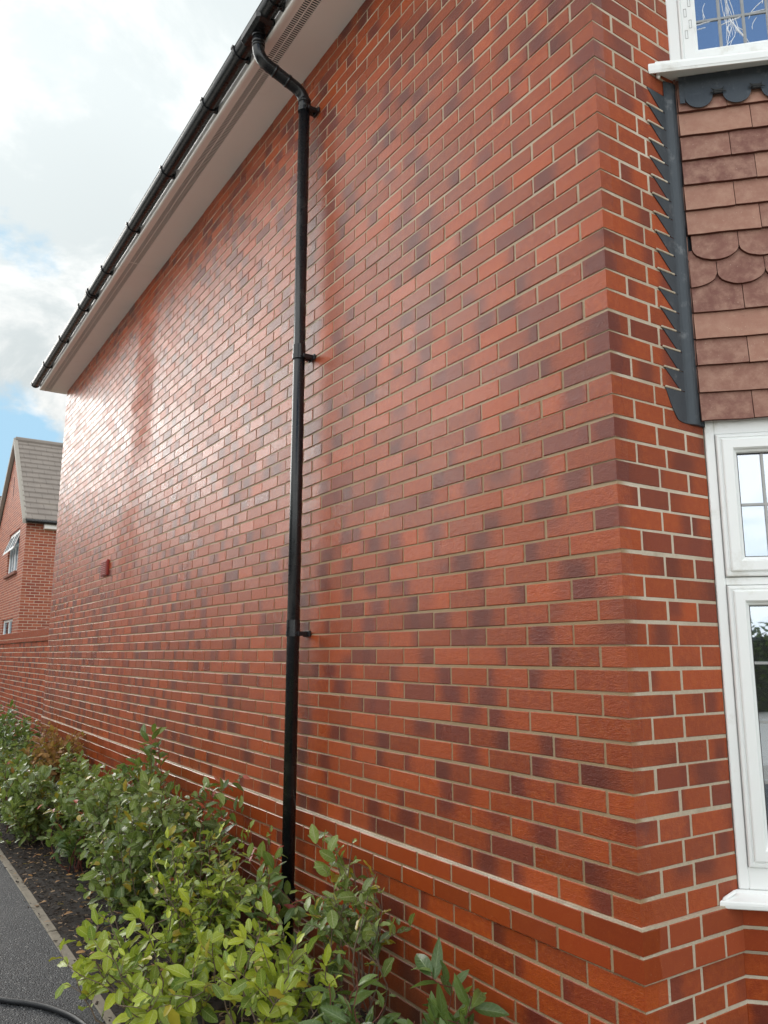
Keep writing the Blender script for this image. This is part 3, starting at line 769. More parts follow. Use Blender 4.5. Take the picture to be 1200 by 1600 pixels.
def tile_half(tile, a, z, tl):
    # left-hand half ornamental tile: the quarter curve falls towards the wall
    g = .001; s0, s1 = a, .0825-g; yh = .052; top = z+.150; col = (.75, .5, 0, 0)
    bot = [(s0+(s1-s0)*t_, z-.004+yh-yh*math.sqrt(max(0, 1-t_*t_))) for t_ in [i/10 for i in range(11)]]
    poly = bot+[(s1, top), (s0, top)]
    F = lambda z_: .040+(.0235-.040)*(z_-z)/.15
    tl.f.append(tuple(tl.P((s_, F(z_), z_), col) for s_, z_ in poly))
    fe = [tl.P((s_, F(z_), z_), col, .9) for s_, z_ in poly]; be = [tl.P((s_, F(z_)-.012, z_-.001), col, 1) for s_, z_ in poly]
    for i in range(len(poly)): j = (i+1) % len(poly); tl.f.append((fe[i], be[i], be[j], fe[j]))
t1 = hang_tiles(F1, W1, -.012); t1.build('tile_hanging', TI, house)
t2 = hang_tiles(F2, W2, 0.0); t2.build('tile_hanging', TI, house)

# lead apron with scalloped edge under the upper sill
def apron(T, W):
    ap = MB(T); pitch = .1375; c0 = .064; r = .0505; zc = 3.672; zu = 3.680
    s_ = -.006 if T is F1 else 0
    edge_ = [(s_, zu-.030), (c0-r-.001, zu-.032)]
    k_ = 0
    while c0+k_*pitch+r < W:
        cx = c0+k_*pitch
        edge_ += [(cx-r*math.cos(math.pi*i/14), zc-.050*math.sin(math.pi*i/14)) for i in range(15)]
        k_ += 1
    edge_.append((W, zu))
    tt = [(s_q, 3.768) for s_q, _ in edge_]
    fr = [ap.P((s_q, .0535+.002*math.sin(s_q*40), z_q)) for s_q, z_q in edge_]; to = [ap.P((s_q, .049, z_q)) for s_q, z_q in tt]
    bk_ = [ap.P((s_q, .0505+.002*math.sin(s_q*40), z_q)) for s_q, z_q in edge_]
    for i in range(len(edge_)-1):
        ap.f.append((fr[i], fr[i+1], to[i+1], to[i])); ap.f.append((bk_[i], bk_[i+1], fr[i+1], fr[i]))
    o = ap.build('lead_apron', LEAD, house)
    for j in range(k_-1):
        cl = MB(T); cx = c0+(j+.5)*pitch; z_ = zu+.000
        cl.bevbox((cx-.016, .054, z_-.010), (cx+.016, .062, z_+.008), .003)
        cl.tube([(cx-.030, .058, z_-.006), (cx-.012, .062, z_), (cx+.012, .062, z_-.001), (cx+.031, .057, z_-.006)], [.001, .004, .004, .001], 6)
        cl.tube([(cx-.024, .058, z_+.014), (cx-.016, .062, z_+.002)], [.001, .004], 6); cl.tube([(cx+.022, .058, z_+.016), (cx+.014, .062, z_+.002)], [.001, .003], 6)
        cl.build('fixing_strip', CLIPM, o)
apron(F1, W1); apron(F2, W2)

# stepped lead flashing on the return wall
fl = MB(); poly = []
tipy, rooty = .283, .372
NT = 17
ztop = cz(39)+.002
for k_ in range(NT):
    zt_ = cz(39-k_)+.001
    tj = tipy+random.uniform(-.006, .006); rj = rooty+random.uniform(-.006, .006)-k_*.0005
    poly.append((tj, zt_)); 
    if k_ < NT-1: poly.append((rj, cz(38-k_)+.004))
poly += [(tipy+.02, cz(22)+.02), (tipy+.045, cz(22)-.02), (.340, cz(22)-.034), (.365, cz(22)-.040), (.3865, cz(22)-.041)]
ins = [(y_, z_) for y_, z_ in poly]
for (ya, za), (yb, zb_) in zip(ins, ins[1:]):
    # triangulated strip from the stepped edge to the upstand line
    pass
YR = .387
strip = ins
fr = []; 
o1, o2 = .0035, .0006
def addstrip(mb, pts):
    fa_ = [mb.P((o1, y_, z_)) for y_, z_ in pts]; ri = [mb.P((o1, YR, z_)) for i, (y_, z_) in enumerate(pts)]
    bk_ = [mb.P((o2, y_, z_)) for y_, z_ in pts]
    for i in range(len(pts)-1):
        mb.f.append((fa_[i], fa_[i+1], ri[i+1], ri[i])); mb.f.append((bk_[i], bk_[i+1], fa_[i+1], fa_[i]))
    return ri
# each tooth: tip -> root diagonal, then back along the bed joint
for k_ in range(NT-1):
    tip = poly[2*k_]; root = poly[2*k_+1]; nxt = poly[2*k_+2]
    addstrip(fl, [tip, root])
addstrip(fl, poly[2*(NT-1):])
# upstand: rounded trough turning on to the face of the tiles
zs_ = [cz(22)-.041, 3.745]
tr = [(o1, YR), (.0055, YR+.012), (.0095, YR+.024), (.0135, YR+.035), (.0150, YR+.046), (.0135, YR+.058), (.010, YR+.070), (.010, YR+.094)]
for (xa, ya), (xb, yb) in zip(tr, tr[1:]):
    i = [fl.P((xa, ya, zs_[0])), fl.P((xb, yb, zs_[0])), fl.P((xb, yb, zs_[1])), fl.P((xa, ya, zs_[1]))]; fl.f.append(tuple(i))
fl.prism([(x_, y_, zs_[0]+.0003) for x_, y_ in [(.001, YR)]+tr+[(.001, RET-.002)]], (0, 0, .0012))
fl.keepn = True
flo = fl.build('stepped_flashing', LEAD, house)
flo['label'] = 'saw-toothed dark lead flashing beside the hung tiles'
# bed joints smeared over the flashing steps
for k_ in range(NT-1):
    zt_ = cz(38-k_)+.003; sm = MB()
    sm.bevbox((.0005, tipy-.005, zt_-.003), (.0062, rooty+random.uniform(-.012, .006), zt_+.0045), .0015); sm.build('pointing', MO, flo)

# ------------------------------------------------------------------ garden wall
gw = empty('garden_wall', (-9.6, .1, 0), label='long red brick garden wall with coping running on from the far house corner', cat='wall')
gb, gm, gc = MB(), MB(), MB()
GY = .035; GX0, GX1 = -17.5, -9.585; o_ = Vector((9.6, -.1, 0))
for nn in range(-10, 13):
    s = GX1-(.1125 if nn % 2 else 0)
    if nn % 2: brick(gb, o_, (1, 0, 0), (0, -1, 0), GX1-.1025, GX1, cz(nn)+.005, cz(nn)+.070, -GY, rr3(), 0, 1)
    while s > GX0:
        brick(gb, o_, (1, 0, 0), (0, -1, 0), s-.215, s, cz(nn)+.005, cz(nn)+.070, -GY, rr3(), 0, 1); s -= .225
gm.box((9.6+GX0, -.1+GY+.004, -.1), (9.6+GX1, .1, 1.724))
ob = join_parts('wall', [(gb, BRG), (gm, MO)], gw)
s = GX1
while s > GX0:                                            # oversailing course, then brick-on-edge
    brick(gc, o_, (1, 0, 0), (0, -1, 0), s-.215, s, 1.727, 1.787, -GY+.022, (random.random()*.6, 0, 0), 0, 1, depth=.05); s -= .225
s = GX1
while s > GX0:
    brick(gc, o_, (1, 0, 0), (0, -1, 0), s-.065, s, 1.797, 1.897, -GY+.004, (random.random()*.6, .3*random.random(), 0), 0, 1, depth=.12); s -= .075
gcm = MB(); gcm.box((9.6+GX0, -.1+GY-.0185, 1.730), (9.6+GX1, .05, 1.789)); gcm.box((9.6+GX0, -.1+GY+.001, 1.789), (9.6+GX1, .1, 1.893))
join_parts('coping', [(gc, BRG), (gcm, MO)], gw)

# ------------------------------------------------------------------ neighbouring houses
def wallbox(mb, a, b):
    x0, y0, z0 = a; x1, y1, z1 = b; st = len(mb.v); mb.box(a, b)
def uvfill(mb):
    # planar u along the wall, v = height; per-vertex duplicates per face keep both orientations clean
    V, F, UV, Cc, E = [], [], [], [], []
    for f in mb.f:
        p = [Vector(mb.v[i]) for i in f]; nn = (p[1]-p[0]).cross(p[2]-p[0])
        alongx = abs(nn.y) >= abs(nn.x); ids = []
        for q in p: ids.append(len(V)); V.append(tuple(q)); UV.append(((q.x if alongx else q.y), q.z)); Cc.append((0, 0, 0, 0)); E.append(0)
        F.append(tuple(ids))
    mb.v, mb.f, mb.uv, mb.c, mb.e = V, F, UV, Cc, E; return mb
def roof_rows(mb, xe, ze, xr, zr, y0, y1, rows, tw=.33):
    for i in range(rows):
        t0, t1 = i/rows, (i+1)/rows; xa, za = xe+(xr-xe)*t0, ze+(zr-ze)*t0; xb, zb_ = xe+(xr-xe)*(t1+.02), ze+(zr-ze)*(t1+.02)
        y = y0+(tw/2 if i % 2 else 0)-tw/2
        while y < y1:
            ya, yb = max(y, y0), min(y+tw-.006, y1)
            if yb-ya > .02:
                dz = random.uniform(-.004, .004)
                mb.prism([(xa, ya, za+.075+dz), (xb, ya, zb_+.012), (xb, ya, zb_-.01), (xa, ya, za+.005)], (0, yb-ya, 0))
            y += tw
NX0, NX1, NY0, NY1 = -26.40, -20.46, 1.18, 11.0; ZE, ZR = 4.98, 7.86; XR = -23.43
nb = empty('brick_house', (NX1, NY0, 0), label='neighbouring brick house with steep grey tiled gable roof and open top window', cat='house', group='houses beyond the garden wall')
def T0(x_, y_, z_): return (x_-NX1, y_-NY0, z_)
w = MB(T0)
wx0, wx1 = -23.45, -21.45; wz0, wz1 = 3.78, 4.98; lz0, lz1 = 1.3, 2.5; lx0, lx1 = -23.35, -21.15
th = .30
w.box((NX0, NY0, -.1), (wx0, NY0+th, ZE)); w.box((wx1, NY0, -.1), (NX1, NY0+th, ZE)); w.box((wx0, NY0, lz1), (wx1, NY0+th, wz0)); w.box((wx0, NY0, -.1), (wx1, NY0+th, lz0))
w.box((wx0, NY0, wz1+.0), (wx1, NY0+th, ZE+.001))
w.prism([(NX0, NY0, ZE+.001), (NX1, NY0, ZE+.001), (XR, NY0, ZR-.12)], (0, th, 0))
w.box((NX1-th, NY0+th, -.1), (NX1, NY1, ZE)); w.box((NX0, NY0+th, -.1), (NX0+th, NY1, ZE))
uvfill(w); w.build('wall', BF, nb)
rmb = MB(T0); roof_rows(rmb, NX1+.22, ZE+.00, XR, ZR, NY0-.06, NY1, 16); roof_rows(rmb, NX0-.22, ZE, XR, ZR, NY0-.06, NY1, 16, 1.0)
rmb.tube([(XR, NY0-.07, ZR+.03), (XR, NY1, ZR+.03)], .10, 10); rmb.build('roof', ROOFM, nb)
vg = MB(T0)
for xe in (NX1+.22, NX0-.22):
    vg.prism([(xe, NY0-.12, ZE+.05), (XR, NY0-.12, ZR+.09), (XR, NY0-.12, ZR-.10), (xe, NY0-.12, ZE-.08)], (0, .10, 0))
vg.build('verge', plain('grey_verge', (.34, .31, .27), .7), nb)
gt = MB(T0); gt.tube([(NX1+.25, NY0-.05, ZE-.01), (NX1+.25, NY1, ZE-.01)], .055, 10); gt.build('gutter', BLK, nb)
fs = MB(T0); fs.box((NX1+.002, NY0+.42, ZE-.17), (NX1+.20, NY1, ZE-.05)); fs.build('fascia', WHS, nb)
dk = MB(T0); dk.box((NX0+th, NY0+th+.8, 0), (NX1-th, NY0+th+.85, 4.9)); dk.build('interior', DARK, nb)
vs = MB(T0); vs.box((XR-.03, NY0-.006, 6.15), (XR+.03, NY0+.02, 6.75)); vs.build('slit_vent', DARK, nb)
def nwindow(x0, x1, z0, z1, opened):
    f = MB(T0); y = NY0+.05
    for a, b in ((x0, x0+.07), (x1-.07, x1), ((x0+x1)/2-.04, (x0+x1)/2+.04)): f.bevbox((a, y, z0), (b, y+.07, z1), .005)
    f.box((x0+.07, y+.001, z0), (x1-.07, y+.069, z0+.07)); f.box((x0+.07, y+.001, z1-.07), (x1-.07, y+.069, z1)); f.box((x0+.07, y+.002, z0+.62*(z1-z0)), (x1-.07, y+.068, z0+.62*(z1-z0)+.06))
    for q in (.25, .75): f.box((x0+(x1-x0)*q-.02, y+.01, z0+.07), (x0+(x1-x0)*q+.02, y+.06, z0+.62*(z1-z0)))
    fo = f.build('window', WH, nb)
    g = MB(T0); g.box((x0+.07, y+.03, z0+.07), (x1-.07, y+.035, z1-.07)); g.build('pane', GLL, fo)
    s_ = MB(T0); s_.bevbox((x0-.04, NY0-.07, z0-.09), (x1+.04, NY0+.10, z0-.002), .008); s_.build('sill', plain('brick_sill', (.25, .10, .07), .7), fo)
    if opened:
        sh = MB(T0); hz = .58; yy = .20
        for a, b in ((x0+.03, (x0+x1)/2-.02), ((x0+x1)/2+.02, x1-.03)):
            for s0_, s1_ in ((0, .14), (.86, 1)):
                sh.prism([(a, y-yy*s0_, z1-.03-hz*s0_), (a, y-yy*s1_, z1-.03-hz*s1_), (a, y-yy*s1_+.03, z1-.0-hz*s1_), (a, y-yy*s0_+.03, z1-hz*s0_)], (b-a, 0, 0))
            for a2, b2 in ((a, a+.06), (b-.06, b), ((a+b)/2-.02, (a+b)/2+.02)):
                sh.prism([(a2, y-yy*.14, z1-.031-hz*.14), (a2, y-yy*.86, z1-.031-hz*.86), (a2, y-yy*.86+.03, z1-.001-hz*.86), (a2, y-yy*.14+.03, z1-.001-hz*.14)], (b2-a2, 0, 0))
        so2 = sh.build('open_sash', WH, fo)
        g2 = MB(T0); g2.prism([(x0+.06, y-yy*.1+.01, z1-.02-hz*.1), (x0+.06, y-yy*.9+.01, z1-.02-hz*.9), (x0+.06, y-yy*.9+.014, z1-.016-hz*.9), (x0+.06, y-yy*.1+.014, z1-.016-hz*.1)], (x1-x0-.12, 0, 0)); g2.build('pane', GLL, so2)
nwindow(wx0, wx1, wz0, wz1, True); nwindow(wx0, wx1, lz0, lz1, False)

# a second house farther off, its roof just showing left of the gable
f2 = empty('brick_house', (-33, 0, 0), label='farther brick house, only its tiled roof edge shows left of the gable', cat='house', group='houses beyond the garden wall')
def T1(x_, y_, z_): return (x_+33, y_, z_)
w = MB(T1); w.box((-38.6, -5, -.1), (-33.2, 2.9, 6.2)); w.box((-33.2, -5, -.1), (-32.2, 2.9, 5.4)); uvfill(w).build('wall', BF, f2)
r2 = MB(T1); roof_rows(r2, -32.9, 6.25, -35.9, 8.35, -5.2, 3.1, 12, .5); roof_rows(r2, -38.9, 6.25, -35.9, 8.35, -5.2, 3.1, 12, 2.0); roof_rows(r2, -31.8, 5.45, -33.15, 6.15, -5.2, 3.1, 4, .5); r2.build('roof', ROOFM, f2)
g2 = MB(T1); g2.box((-32.15, -5.2, 5.25), (-31.95, 3.1, 5.42)); g2.build('fascia', WHS, f2)

# ------------------------------------------------------------------ ground
def sheet(name, pts, z, mat, label=None):
    b = MB(); b.f.append(tuple(b.P((x_, y_, z)) for x_, y_ in pts)); return tag(b.build(name, mat), label=label, kind='structure')
sheet('ground', [(-150, -150), (150, -150), (150, 150), (-150, 150)], -.035, GRASS)
pth = MB(); pth.box((-40, -3.6, -.12), (40, -.985, 0)); tag(pth.build('path', ASP), kind='structure')
bnc = MB(); bnc.box((-1.2, -4.55, -.10), (9, -3.62, -.004)); bnc.box((2.2, -3.60, -.10), (9, 7, -.004)); tag(bnc.build('bounce_paving', plain('pale_bounce_paving', (.42, .38, .33), .8, .2, 12, 90, .5)), kind='structure')  # unseen pale paving, added to bounce light up on to the soffit
road = MB(); road.box((-60, -11.0, -.12), (60, -4.6, -.012)); tag(road.build('road', plain('pale_bounce_road', (.62, .59, .54), .85, .15, 2, 90, .4)), kind='structure')  # unseen road slab, added in pale concrete to throw light up at the eaves
vg_ = MB(); vg_.box((-60, -4.55, -.12), (-1.25, -3.62, -.008)); tag(vg_.build('bounce_pavement', plain('bounce_slabs', (.62, .59, .54), .85, .15, 3, 90, .4)), kind='structure')  # out-of-view pale strip, put in as a bounce surface below the soffit
kb = MB(); x = -18.0
while x < 6:
    dx = random.uniform(-.002, .002); kb.bevbox((x, -.985+dx+.0005, -.15), (x+.909, -.932+dx, .004+random.uniform(-.003, .003)), .005); x += .915
tag(kb.build('path_edging', CON), label='narrow concrete edging strip between path and planting bed', kind='structure')
bd = MB(); nx, ny = 150, 12; base = {}
rb = random.Random(3)
for i in range(nx+1):
    for j in range(ny+1):
        x_ = -18+i*(18.2)/nx; y_ = -.932+j*.96/ny; base[i, j] = bd.P((x_, y_, -.012+(rb.uniform(0, .022) if 0 < j < ny else 0)))
for i in range(nx):
    for j in range(ny): bd.f.append((base[i, j], base[i+1, j], base[i+1, j+1], base[i, j+1]))
tag(bd.build('planting_bed', SOIL), kind='structure')
mu = MB(); rm = random.Random(11)
def chip(x_, y_, z_, l, w_, t_, col):
    a = rm.uniform(0, math.pi); ti = rm.uniform(-.5, .5); ca, sa = math.cos(a), math.sin(a)
    dx = Vector((ca, sa, ti*.6)).normalized()*l/2; dy = Vector((-sa, ca, rm.uniform(-.4, .4))).normalized()*w_/2; dz = dx.cross(dy).normalized()*t_
    p = Vector((x_, y_, z_)); q = [p-dx-dy*.6, p+dx*.9-dy, p+dx+dy*.7, p-dx*.8+dy]
    i = [mu.P(v_, col) for v_ in q]+[mu.P(v_+dz, col) for v_ in q]
    for f in ((0, 3, 2, 1), (4, 5, 6, 7), (0, 1, 5, 4), (1, 2, 6, 5), (2, 3, 7, 6), (3, 0, 4, 7)): mu.f.append(tuple(i[k_] for k_ in f))
for i in range(15000):
    x_ = -.2-rm.random()**1.5*9; y_ = rm.uniform(-.925, -.01)
    if rm.random() < .012: y_ = rm.uniform(-1.0, -.93)
    chip(x_, y_, rm.uniform(.000, .018), rm.uniform(.008, .035), rm.uniform(.003, .011), rm.uniform(.001, .004), (rm.random(), rm.random(), 0, 0))
tag(mu.build('mulch', MULM), label='dark bark chip mulch covering the planting bed', cat='mulch', kind='stuff')

# ------------------------------------------------------------------ hose
ho = MB(); cps = [(-3.4, -1.62), (-3.0, -1.58), (-2.65, -1.42), (-2.50, -1.325), (-2.40, -1.235), (-2.28, -1.155), (-2.10, -1.085), (-1.85, -1.06), (-1.5, -1.12), (-1.1, -1.3), (-.6, -1.6)]
def catmull(p, k_=8):
    out = []
    for i in range(1, len(p)-2):
        for j in range(k_):
            t = j/k_; a, b, c, d = [Vector((*q, 0)) if len(q) == 2 else Vector(q) for q in p[i-1:i+3]]
            out.append(.5*((2*b)+(c-a)*t+(2*a-5*b+4*c-d)*t*t+(3*b-a-3*c+d)*t**3))
    return out
ho.tube([(v.x, v.y, .0135) for v in catmull(cps)], .0125, 14)
tag(ho.build('hose', HOSE, smooth=True), label='black rubber hose curving over the asphalt path in the lower left corner', cat='hose')

# ------------------------------------------------------------------ shrubs
def leaf(mb, p, d, nrm, L_, W_, rnd, wavy=.0, curl=.25, fold=.25, shape=0):
    """one leaf blade as a small folded, curved grid"""
    d = d.normalized(); side = d.cross(nrm).normalized(); nrm = side.cross(d).normalized()
    K = 6; tone = rnd.random(); al = rnd.random(); tw = rnd.uniform(-.3, .3); cu = curl*rnd.uniform(.3, 1.6); fo = fold*rnd.uniform(.2, 1.5); ph = rnd.uniform(0, 6)
    rows = []; pos = Vector(p); ang = 0
    for i in range(K+1):
        t = i/K
        if shape == 0: w_ = W_*.5*(math.sin(math.pi*min(1, t*.94+.03))**.72)
        else: w_ = W_*.5*(math.sin(math.pi*(t**.82*.97+.015))**.85)
        if i: 
            ang = cu*t; pos = pos+(d*math.cos(ang)-nrm*math.sin(ang))*(L_/K)
        n2_ = nrm*math.cos(ang)+d*math.sin(ang); s2 = (side*math.cos(tw*t)+n2_*math.sin(tw*t))
        wv = wavy*L_*math.sin(ph+i*2.3)
        row = []
        for k_, u in enumerate((-1, -.5, 0, .5, 1)) if mb.hi else enumerate((-1, 0, 1)):
            lift = abs(u)**1.3*w_*fo+(wv*abs(u)*(1 if u > 0 else -1) if wavy else 0)
            q = pos+s2*(u*w_)+n2_*lift; row.append(mb.P(q, (tone, abs(u), t, al)))
        rows.append(row)
    for a, b in zip(rows, rows[1:]):
        for j in range(len(a)-1): mb.f.append((a[j], a[j+1], b[j+1], b[j]))

def grow(kind, loc, h, rx, ry, seed, nst, label, mats, leafL, group, density=1.0, twigs=6, lean=(0, 0), hi=False, tops=None, bare=.25, name='shrub', cat='shrub', spread0=.05, ymax=None):
    rnd = random.Random(seed); root = empty(name, loc, label=label, cat=cat, group=group)
    st = MB(); lv = [MB() for _ in mats]
    for l_ in lv: l_.hi = hi; l_.keepn = True
    def place_leaf(p, d, u_t, top):
        # azimuth round the twig, tilted outwards
        az = rnd.uniform(0, 2*math.pi); a = d.cross(Vector((0, 0, 1)) if abs(d.z) < .95 else Vector((1, 0, 0))).normalized(); b = d.cross(a)
        out = a*math.cos(az)+b*math.sin(az)
        ld = (d*rnd.uniform(.25, .9)+out*rnd.uniform(.7, 1.1)+Vector((0, 0, rnd.uniform(-.15, .35)))).normalized()
        nm = (Vector((0, 0, 1))*rnd.uniform(.4, 1.3)+Vector((rnd.gauss(0, .45)+.1, rnd.gauss(0, .45)-.15, 0)))
        if abs(nm.normalized().dot(ld)) > .93: nm = nm+out
        if ymax is not None and loc[1]+p.y+ld.y*leafL > ymax: ld.y = -abs(ld.y)*.5
        k_ = 0
        if tops is not None and top and rnd.random() < tops: k_ = len(mats)-1
        elif len(mats) > 2: k_ = 0 if rnd.random() < .7 else 1
        L_ = leafL*rnd.choice((rnd.uniform(.45, .9), rnd.uniform(.8, 1.3)))*(.8 if top else 1)
        if kind == 'e': leaf(lv[k_], p, ld, nm, L_, L_*rnd.uniform(.42, .56), rnd, wavy=.035, curl=.35, fold=.30)
        else: leaf(lv[k_], p, ld, nm, L_, L_*rnd.uniform(.32, .44), rnd, wavy=.008, curl=.5, fold=.35, shape=1)
    def stem(p0, p1, r0, r1, wob, segs=8):
        pts = []; off1 = Vector((rnd.gauss(0, wob), rnd.gauss(0, wob), 0))
        for i in range(segs+1):
            t = i/segs; q = p0.lerp(p1, t)+off1*math.sin(math.pi*t)+Vector((rnd.gauss(0, wob*.12), rnd.gauss(0, wob*.12), 0)); 
            if ymax is not None and loc[1]+q.y > ymax-.01: q.y = ymax-.01-loc[1]
            pts.append(q)
        st.tube(pts, [r0+(r1-r0)*i/segs for i in range(segs+1)], 5, cap=False); return pts
    def along(pts, t):
        f = t*(len(pts)-1); i = min(int(f), len(pts)-2); return pts[i].lerp(pts[i+1], f-i), (pts[i+1]-pts[i]).normalized()
    for s_ in range(nst):
        az = 2*math.pi*(s_+rnd.random())/nst; rr = math.sqrt(rnd.random())
        hh = h*rnd.uniform(.72, 1.0)*(1-.38*rr*rr)
        p0 = Vector((rnd.gauss(0, spread0), rnd.gauss(0, spread0*.7), 0)); p1 = Vector((math.cos(az)*rx*rr+lean[0]*hh, math.sin(az)*ry*rr+lean[1]*hh, hh))
        pts = stem(p0, p1, .0045, .0016, .05)
        Ls = (p1-p0).length; k_ = int(Ls*(1-bare)/.032*density)
        for i in range(k_):
            t = bare+(1-bare)*(i+rnd.random())/k_; p, d = along(pts, t); place_leaf(p, d, t, t > .86)
        for q in range(int(twigs*rnd.uniform(.7, 1.3))):
            t = bare*.8+(1-bare*.8)*rnd.random(); p, d = along(pts, t); a2 = rnd.uniform(0, 2*math.pi)
            od = Vector((math.cos(a2)*rx, math.sin(a2)*ry, 0)).normalized()
            tl_ = rnd.uniform(.08, .22)*(h/.8); e = p+(od*rnd.uniform(.6, 1)+Vector((0, 0, rnd.uniform(.05, .9)))).normalized()*tl_
            e.z = max(.05, e.z)
            tp = stem(p, e, .0020, .0009, .012, 4); nl = int(tl_/.024*density)+1
            for i in range(nl):
                p2, d2 = along(tp, min(1, (i+1)/nl)); place_leaf(p2, d2, i/nl, i == nl-1)
    st.build('stems', STEMR if kind == 'p' else STEM, root, smooth=True)
    for l_, mt in zip(lv, mats):
        if l_.v: l_.build('foliage', mt, root, smooth=True)
    return root
GS = 'shrubs planted along the house wall'
OL = [LE_G]
# near to far
grow('p', (-.66, -.20, 0), .45, .20, .13, 101, 7, 'low broad-leaved glossy green shrub at the foot of the wall in the bottom centre', [LE_D], .120, GS, 1.0, 3, hi=True, bare=.35, ymax=-.01)
grow('p', (-1.00, -.38, 0), .44, .18, .15, 102, 7, 'short dark glossy shrub between the bare-stemmed shrub and the broad-leaved one', [LE_D, LE_G], .105, GS, 1.0, 3, hi=True, bare=.3, ymax=-.01)
grow('e', (-1.36, -.20, 0), .82, .34, .14, 103, 17, 'leggy shrub with bare lower stems just right of the black downpipe', [LE_G, LE_D], .072, GS, .62, 3, hi=True, bare=.55, ymax=-.01, spread0=.10)
grow('e', (-1.78, -.80, 0), .50, .48, .34, 104, 22, 'lime green shrub nearest the camera, spilling over the edging strip', [LE_Y], .082, GS, .62, 5, hi=True, bare=.2, lean=(-.05, -.35), spread0=.10)
grow('e', (-1.38, -.56, 0), .58, .34, .26, 105, 17, 'bright yellow-green shrub at the bottom edge beside the bare stems', [LE_Y], .082, GS, .70, 4, hi=True, bare=.22, spread0=.08)
grow('p', (-2.02, -.26, 0), .84, .18, .13, 106, 6, 'slender red-stemmed shrub growing in front of the black downpipe', [LE_D, LE_G, LE_R], .095, GS, .8, 3, hi=True, tops=.3, ymax=-.03)
grow('e', (-2.25, -.52, 0), .74, .44, .34, 107, 22, 'dense yellowish-green shrub immediately left of the downpipe foot', [LE_Y, LE_G, LE_G], .068, GS, .85, 6, hi=True, bare=.15, ymax=-.02, spread0=.09)
grow('p', (-2.80, -.28, 0), .86, .20, .16, 108, 7, 'shrub with a single red-leaved shoot against the wall left of the downpipe', [LE_D, LE_G, LE_R], .095, GS, .9, 4, tops=.5, ymax=-.03)
grow('e', (-3.10, -.48, 0), .86, .46, .34, 109, 28, 'wide olive-green shrub in the middle of the row with a yellow leaf', [LE_G, LE_Y], .076, GS, .95, 7, bare=.12, ymax=-.02, spread0=.09)
grow('p', (-4.15, -.24, 0), 1.17, .20, .13, 110, 9, 'tallest shrub, its dark upright tip standing above the row against the brick', [LE_D, LE_G, LE_R], .095, GS, .8, 4, tops=.12, bare=.12, ymax=-.03)
grow('e', (-3.90, -.42, 0), .82, .48, .30, 111, 28, 'green shrub behind the open patch of mulch', [LE_G, LE_D], .074, GS, 1.0, 8, bare=.12, ymax=-.02, spread0=.09)
grow('p', (-4.55, -.56, 0), .66, .22, .20, 112, 8, 'small shrub with two bright red young shoots above the mulch', [LE_D, LE_G, LE_R], .095, GS, .9, 4, tops=.6)
grow('e', (-4.90, -.40, 0), .76, .50, .30, 113, 28, 'pale-flecked shrub behind the one with red young shoots', [LE_G, LE_D], .074, GS, 1.0, 8, bare=.12, ymax=-.02, spread0=.09)
grow('e', (-5.75, -.68, 0), .64, .42, .30, 121, 24, 'low spreading shrub reaching over the edging strip at the left edge', [LE_G, LE_D], .074, GS, 1.0, 8, bare=.08, lean=(0, -.12), spread0=.12)
grow('p', (-6.3, -.74, 0), .66, .30, .24, 114, 10, 'dark long-leaved shrub at the left edge with red tips low down', [LE_D, LE_G, LE_R], .090, GS, .9, 4, tops=.3)
grow('e', (-6.0, -.30, 0), .70, .40, .22, 115, 22, 'shrub tucked against the wall right of the dry brown one', [LE_G, LE_D], .070, GS, .9, 7, bare=.12, ymax=-.02, spread0=.09)
grow('e', (-6.95, -.32, 0), .88, .36, .20, 116, 24, 'half-dead shrub with dry orange-brown leaves near the far corner', [LE_B], .074, GS, 1.0, 7, bare=.2, ymax=-.02, spread0=.08)
grow('e', (-7.2, -.66, 0), .72, .52, .32, 117, 24, 'rounded green shrub in front of the dry brown one', [LE_G, LE_D], .070, GS, .9, 7, bare=.10, spread0=.11)
grow('e', (-8.2, -.56, 0), .84, .55, .40, 118, 26, 'dark bushy shrub left of the dry brown one', [LE_D, LE_G], .074, GS, .9, 8, bare=.10, ymax=-.02, spread0=.10)
grow('e', (-9.4, -.50, 0), .92, .55, .40, 119, 26, 'tall dark shrub by the far corner where the garden wall starts', [LE_D, LE_G], .076, GS, .9, 8, bare=.10, ymax=.0, spread0=.10)
grow('e', (-10.7, -.50, 0), .88, .60, .40, 120, 24, 'farthest dark shrub of the row in front of the garden wall', [LE_D, LE_G], .076, GS, .9, 8, bare=.10, ymax=.0, spread0=.10)
# leaves fallen on mulch and edging
lt = MB(); lt.hi = False; lt.keepn = True; rl = random.Random(21)
for i in range(240):
    x_ = rl.uniform(-6, -1.0); y_ = rl.uniform(-1.0 if rl.random() < .15 else -.92, -.1)
    a = rl.uniform(0, 6.3); leaf(lt, Vector((x_, y_, .022+rl.uniform(0, .01))), Vector((math.cos(a), math.sin(a), rl.uniform(-.1, .2))), Vector((rl.gauss(0, .2), rl.gauss(0, .2), 1)), rl.uniform(.03, .055), rl.uniform(.014, .025), rl, curl=.5)
tag(lt.build('leaf_litter', LE_B, smooth=True), label='scattered dry brown leaves lying on the mulch', cat='leaf litter', kind='stuff')

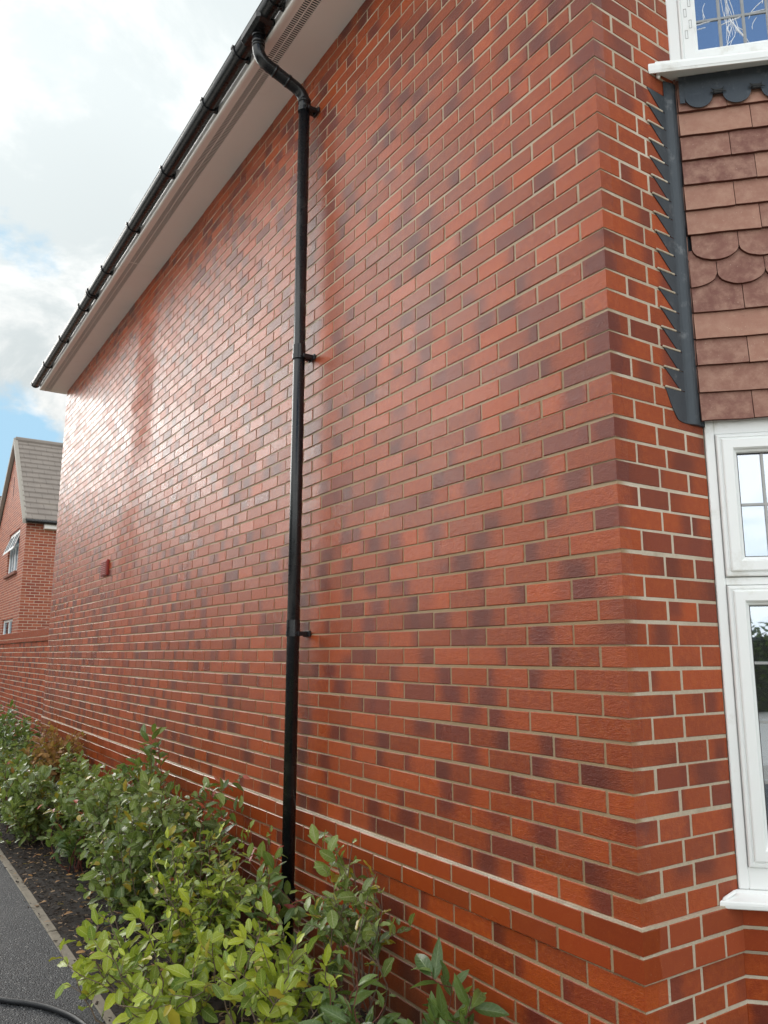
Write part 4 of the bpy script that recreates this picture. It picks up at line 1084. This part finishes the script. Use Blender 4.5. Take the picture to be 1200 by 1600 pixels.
# ------------------------------------------------------------------ across the road (seen mirrored in the bay glass)
def hedge(loc, length, h, dpt, ang, seed, label):
    rnd = random.Random(seed); root = empty('hedge', loc, label=label, cat='hedge', group='hedges across the road'); root.rotation_euler = (0, 0, ang)
    core_ = MB(); 
    nseg = int(length)
    for i in range(nseg): core_.bevbox((-length/2+i*length/nseg, -dpt*.35, -.05), (-length/2+(i+1)*length/nseg-.01, dpt*.35, h*rnd.uniform(.78, .9)), .1)
    core_.build('branches', plain('hedge_inner', (.015, .018, .010), .9), root)
    lv = MB(); lv.hi = False; lv.keepn = True
    for i in range(int(length*h*75)):
        x_ = rnd.uniform(-length/2, length/2); s_ = rnd.random()
        top = h*(.92+.10*math.sin(x_*1.7+seed)+.06*math.sin(x_*4.1))
        if s_ < .7: y_ = -dpt*.42+rnd.gauss(0, .12); z_ = rnd.uniform(.05, top)
        else: y_ = rnd.uniform(-dpt*.45, dpt*.45); z_ = top+rnd.gauss(0, .07)
        p = Vector((x_, y_, z_)); q = Vector((rnd.gauss(0, 1), rnd.gauss(0, 1), rnd.gauss(0, 1))).normalized(); r = Vector((rnd.gauss(0, 1), rnd.gauss(0, 1), rnd.gauss(0, 1))); r = (r-q*r.dot(q)).normalized()
        sz = rnd.uniform(.06, .13); t_ = rnd.random(); k_ = [lv.P(p-q*sz, (t_, .5, 0, 0)), lv.P(p+r*sz*.5, (t_, .5, .5, 0)), lv.P(p+q*sz, (t_, .5, 1, 0)), lv.P(p-r*sz*.5, (t_, .5, .5, 0))]; lv.f.append(tuple(k_))
    lv.build('foliage', LE_H, root)
hedge((4, -11.2, 0), 34, 2.5, 1.4, math.pi, 31, 'long dark hedge across the road, mirrored in the lower bay window')
hedge((-24, -12.4, 0), 44, 5.2, 2.6, math.pi, 32, 'tall dark tree belt across the road, dulling the lower wall reflections')
pl = empty('utility_pole', (8.4, -8.5, 0), label='tall wooden utility pole mirrored in the bay window glass', cat='pole')
pm = MB(); pm.tube([(0, 0, 0), (0, 0, 8.5)], [.15, .10], 12); pm.build('shaft', CABLE, pl)
pm = MB(); pm.bevbox((-.9, -.06, 7.7), (.9, .06, 7.85), .01); pm.build('crossarm', CABLE, pl)
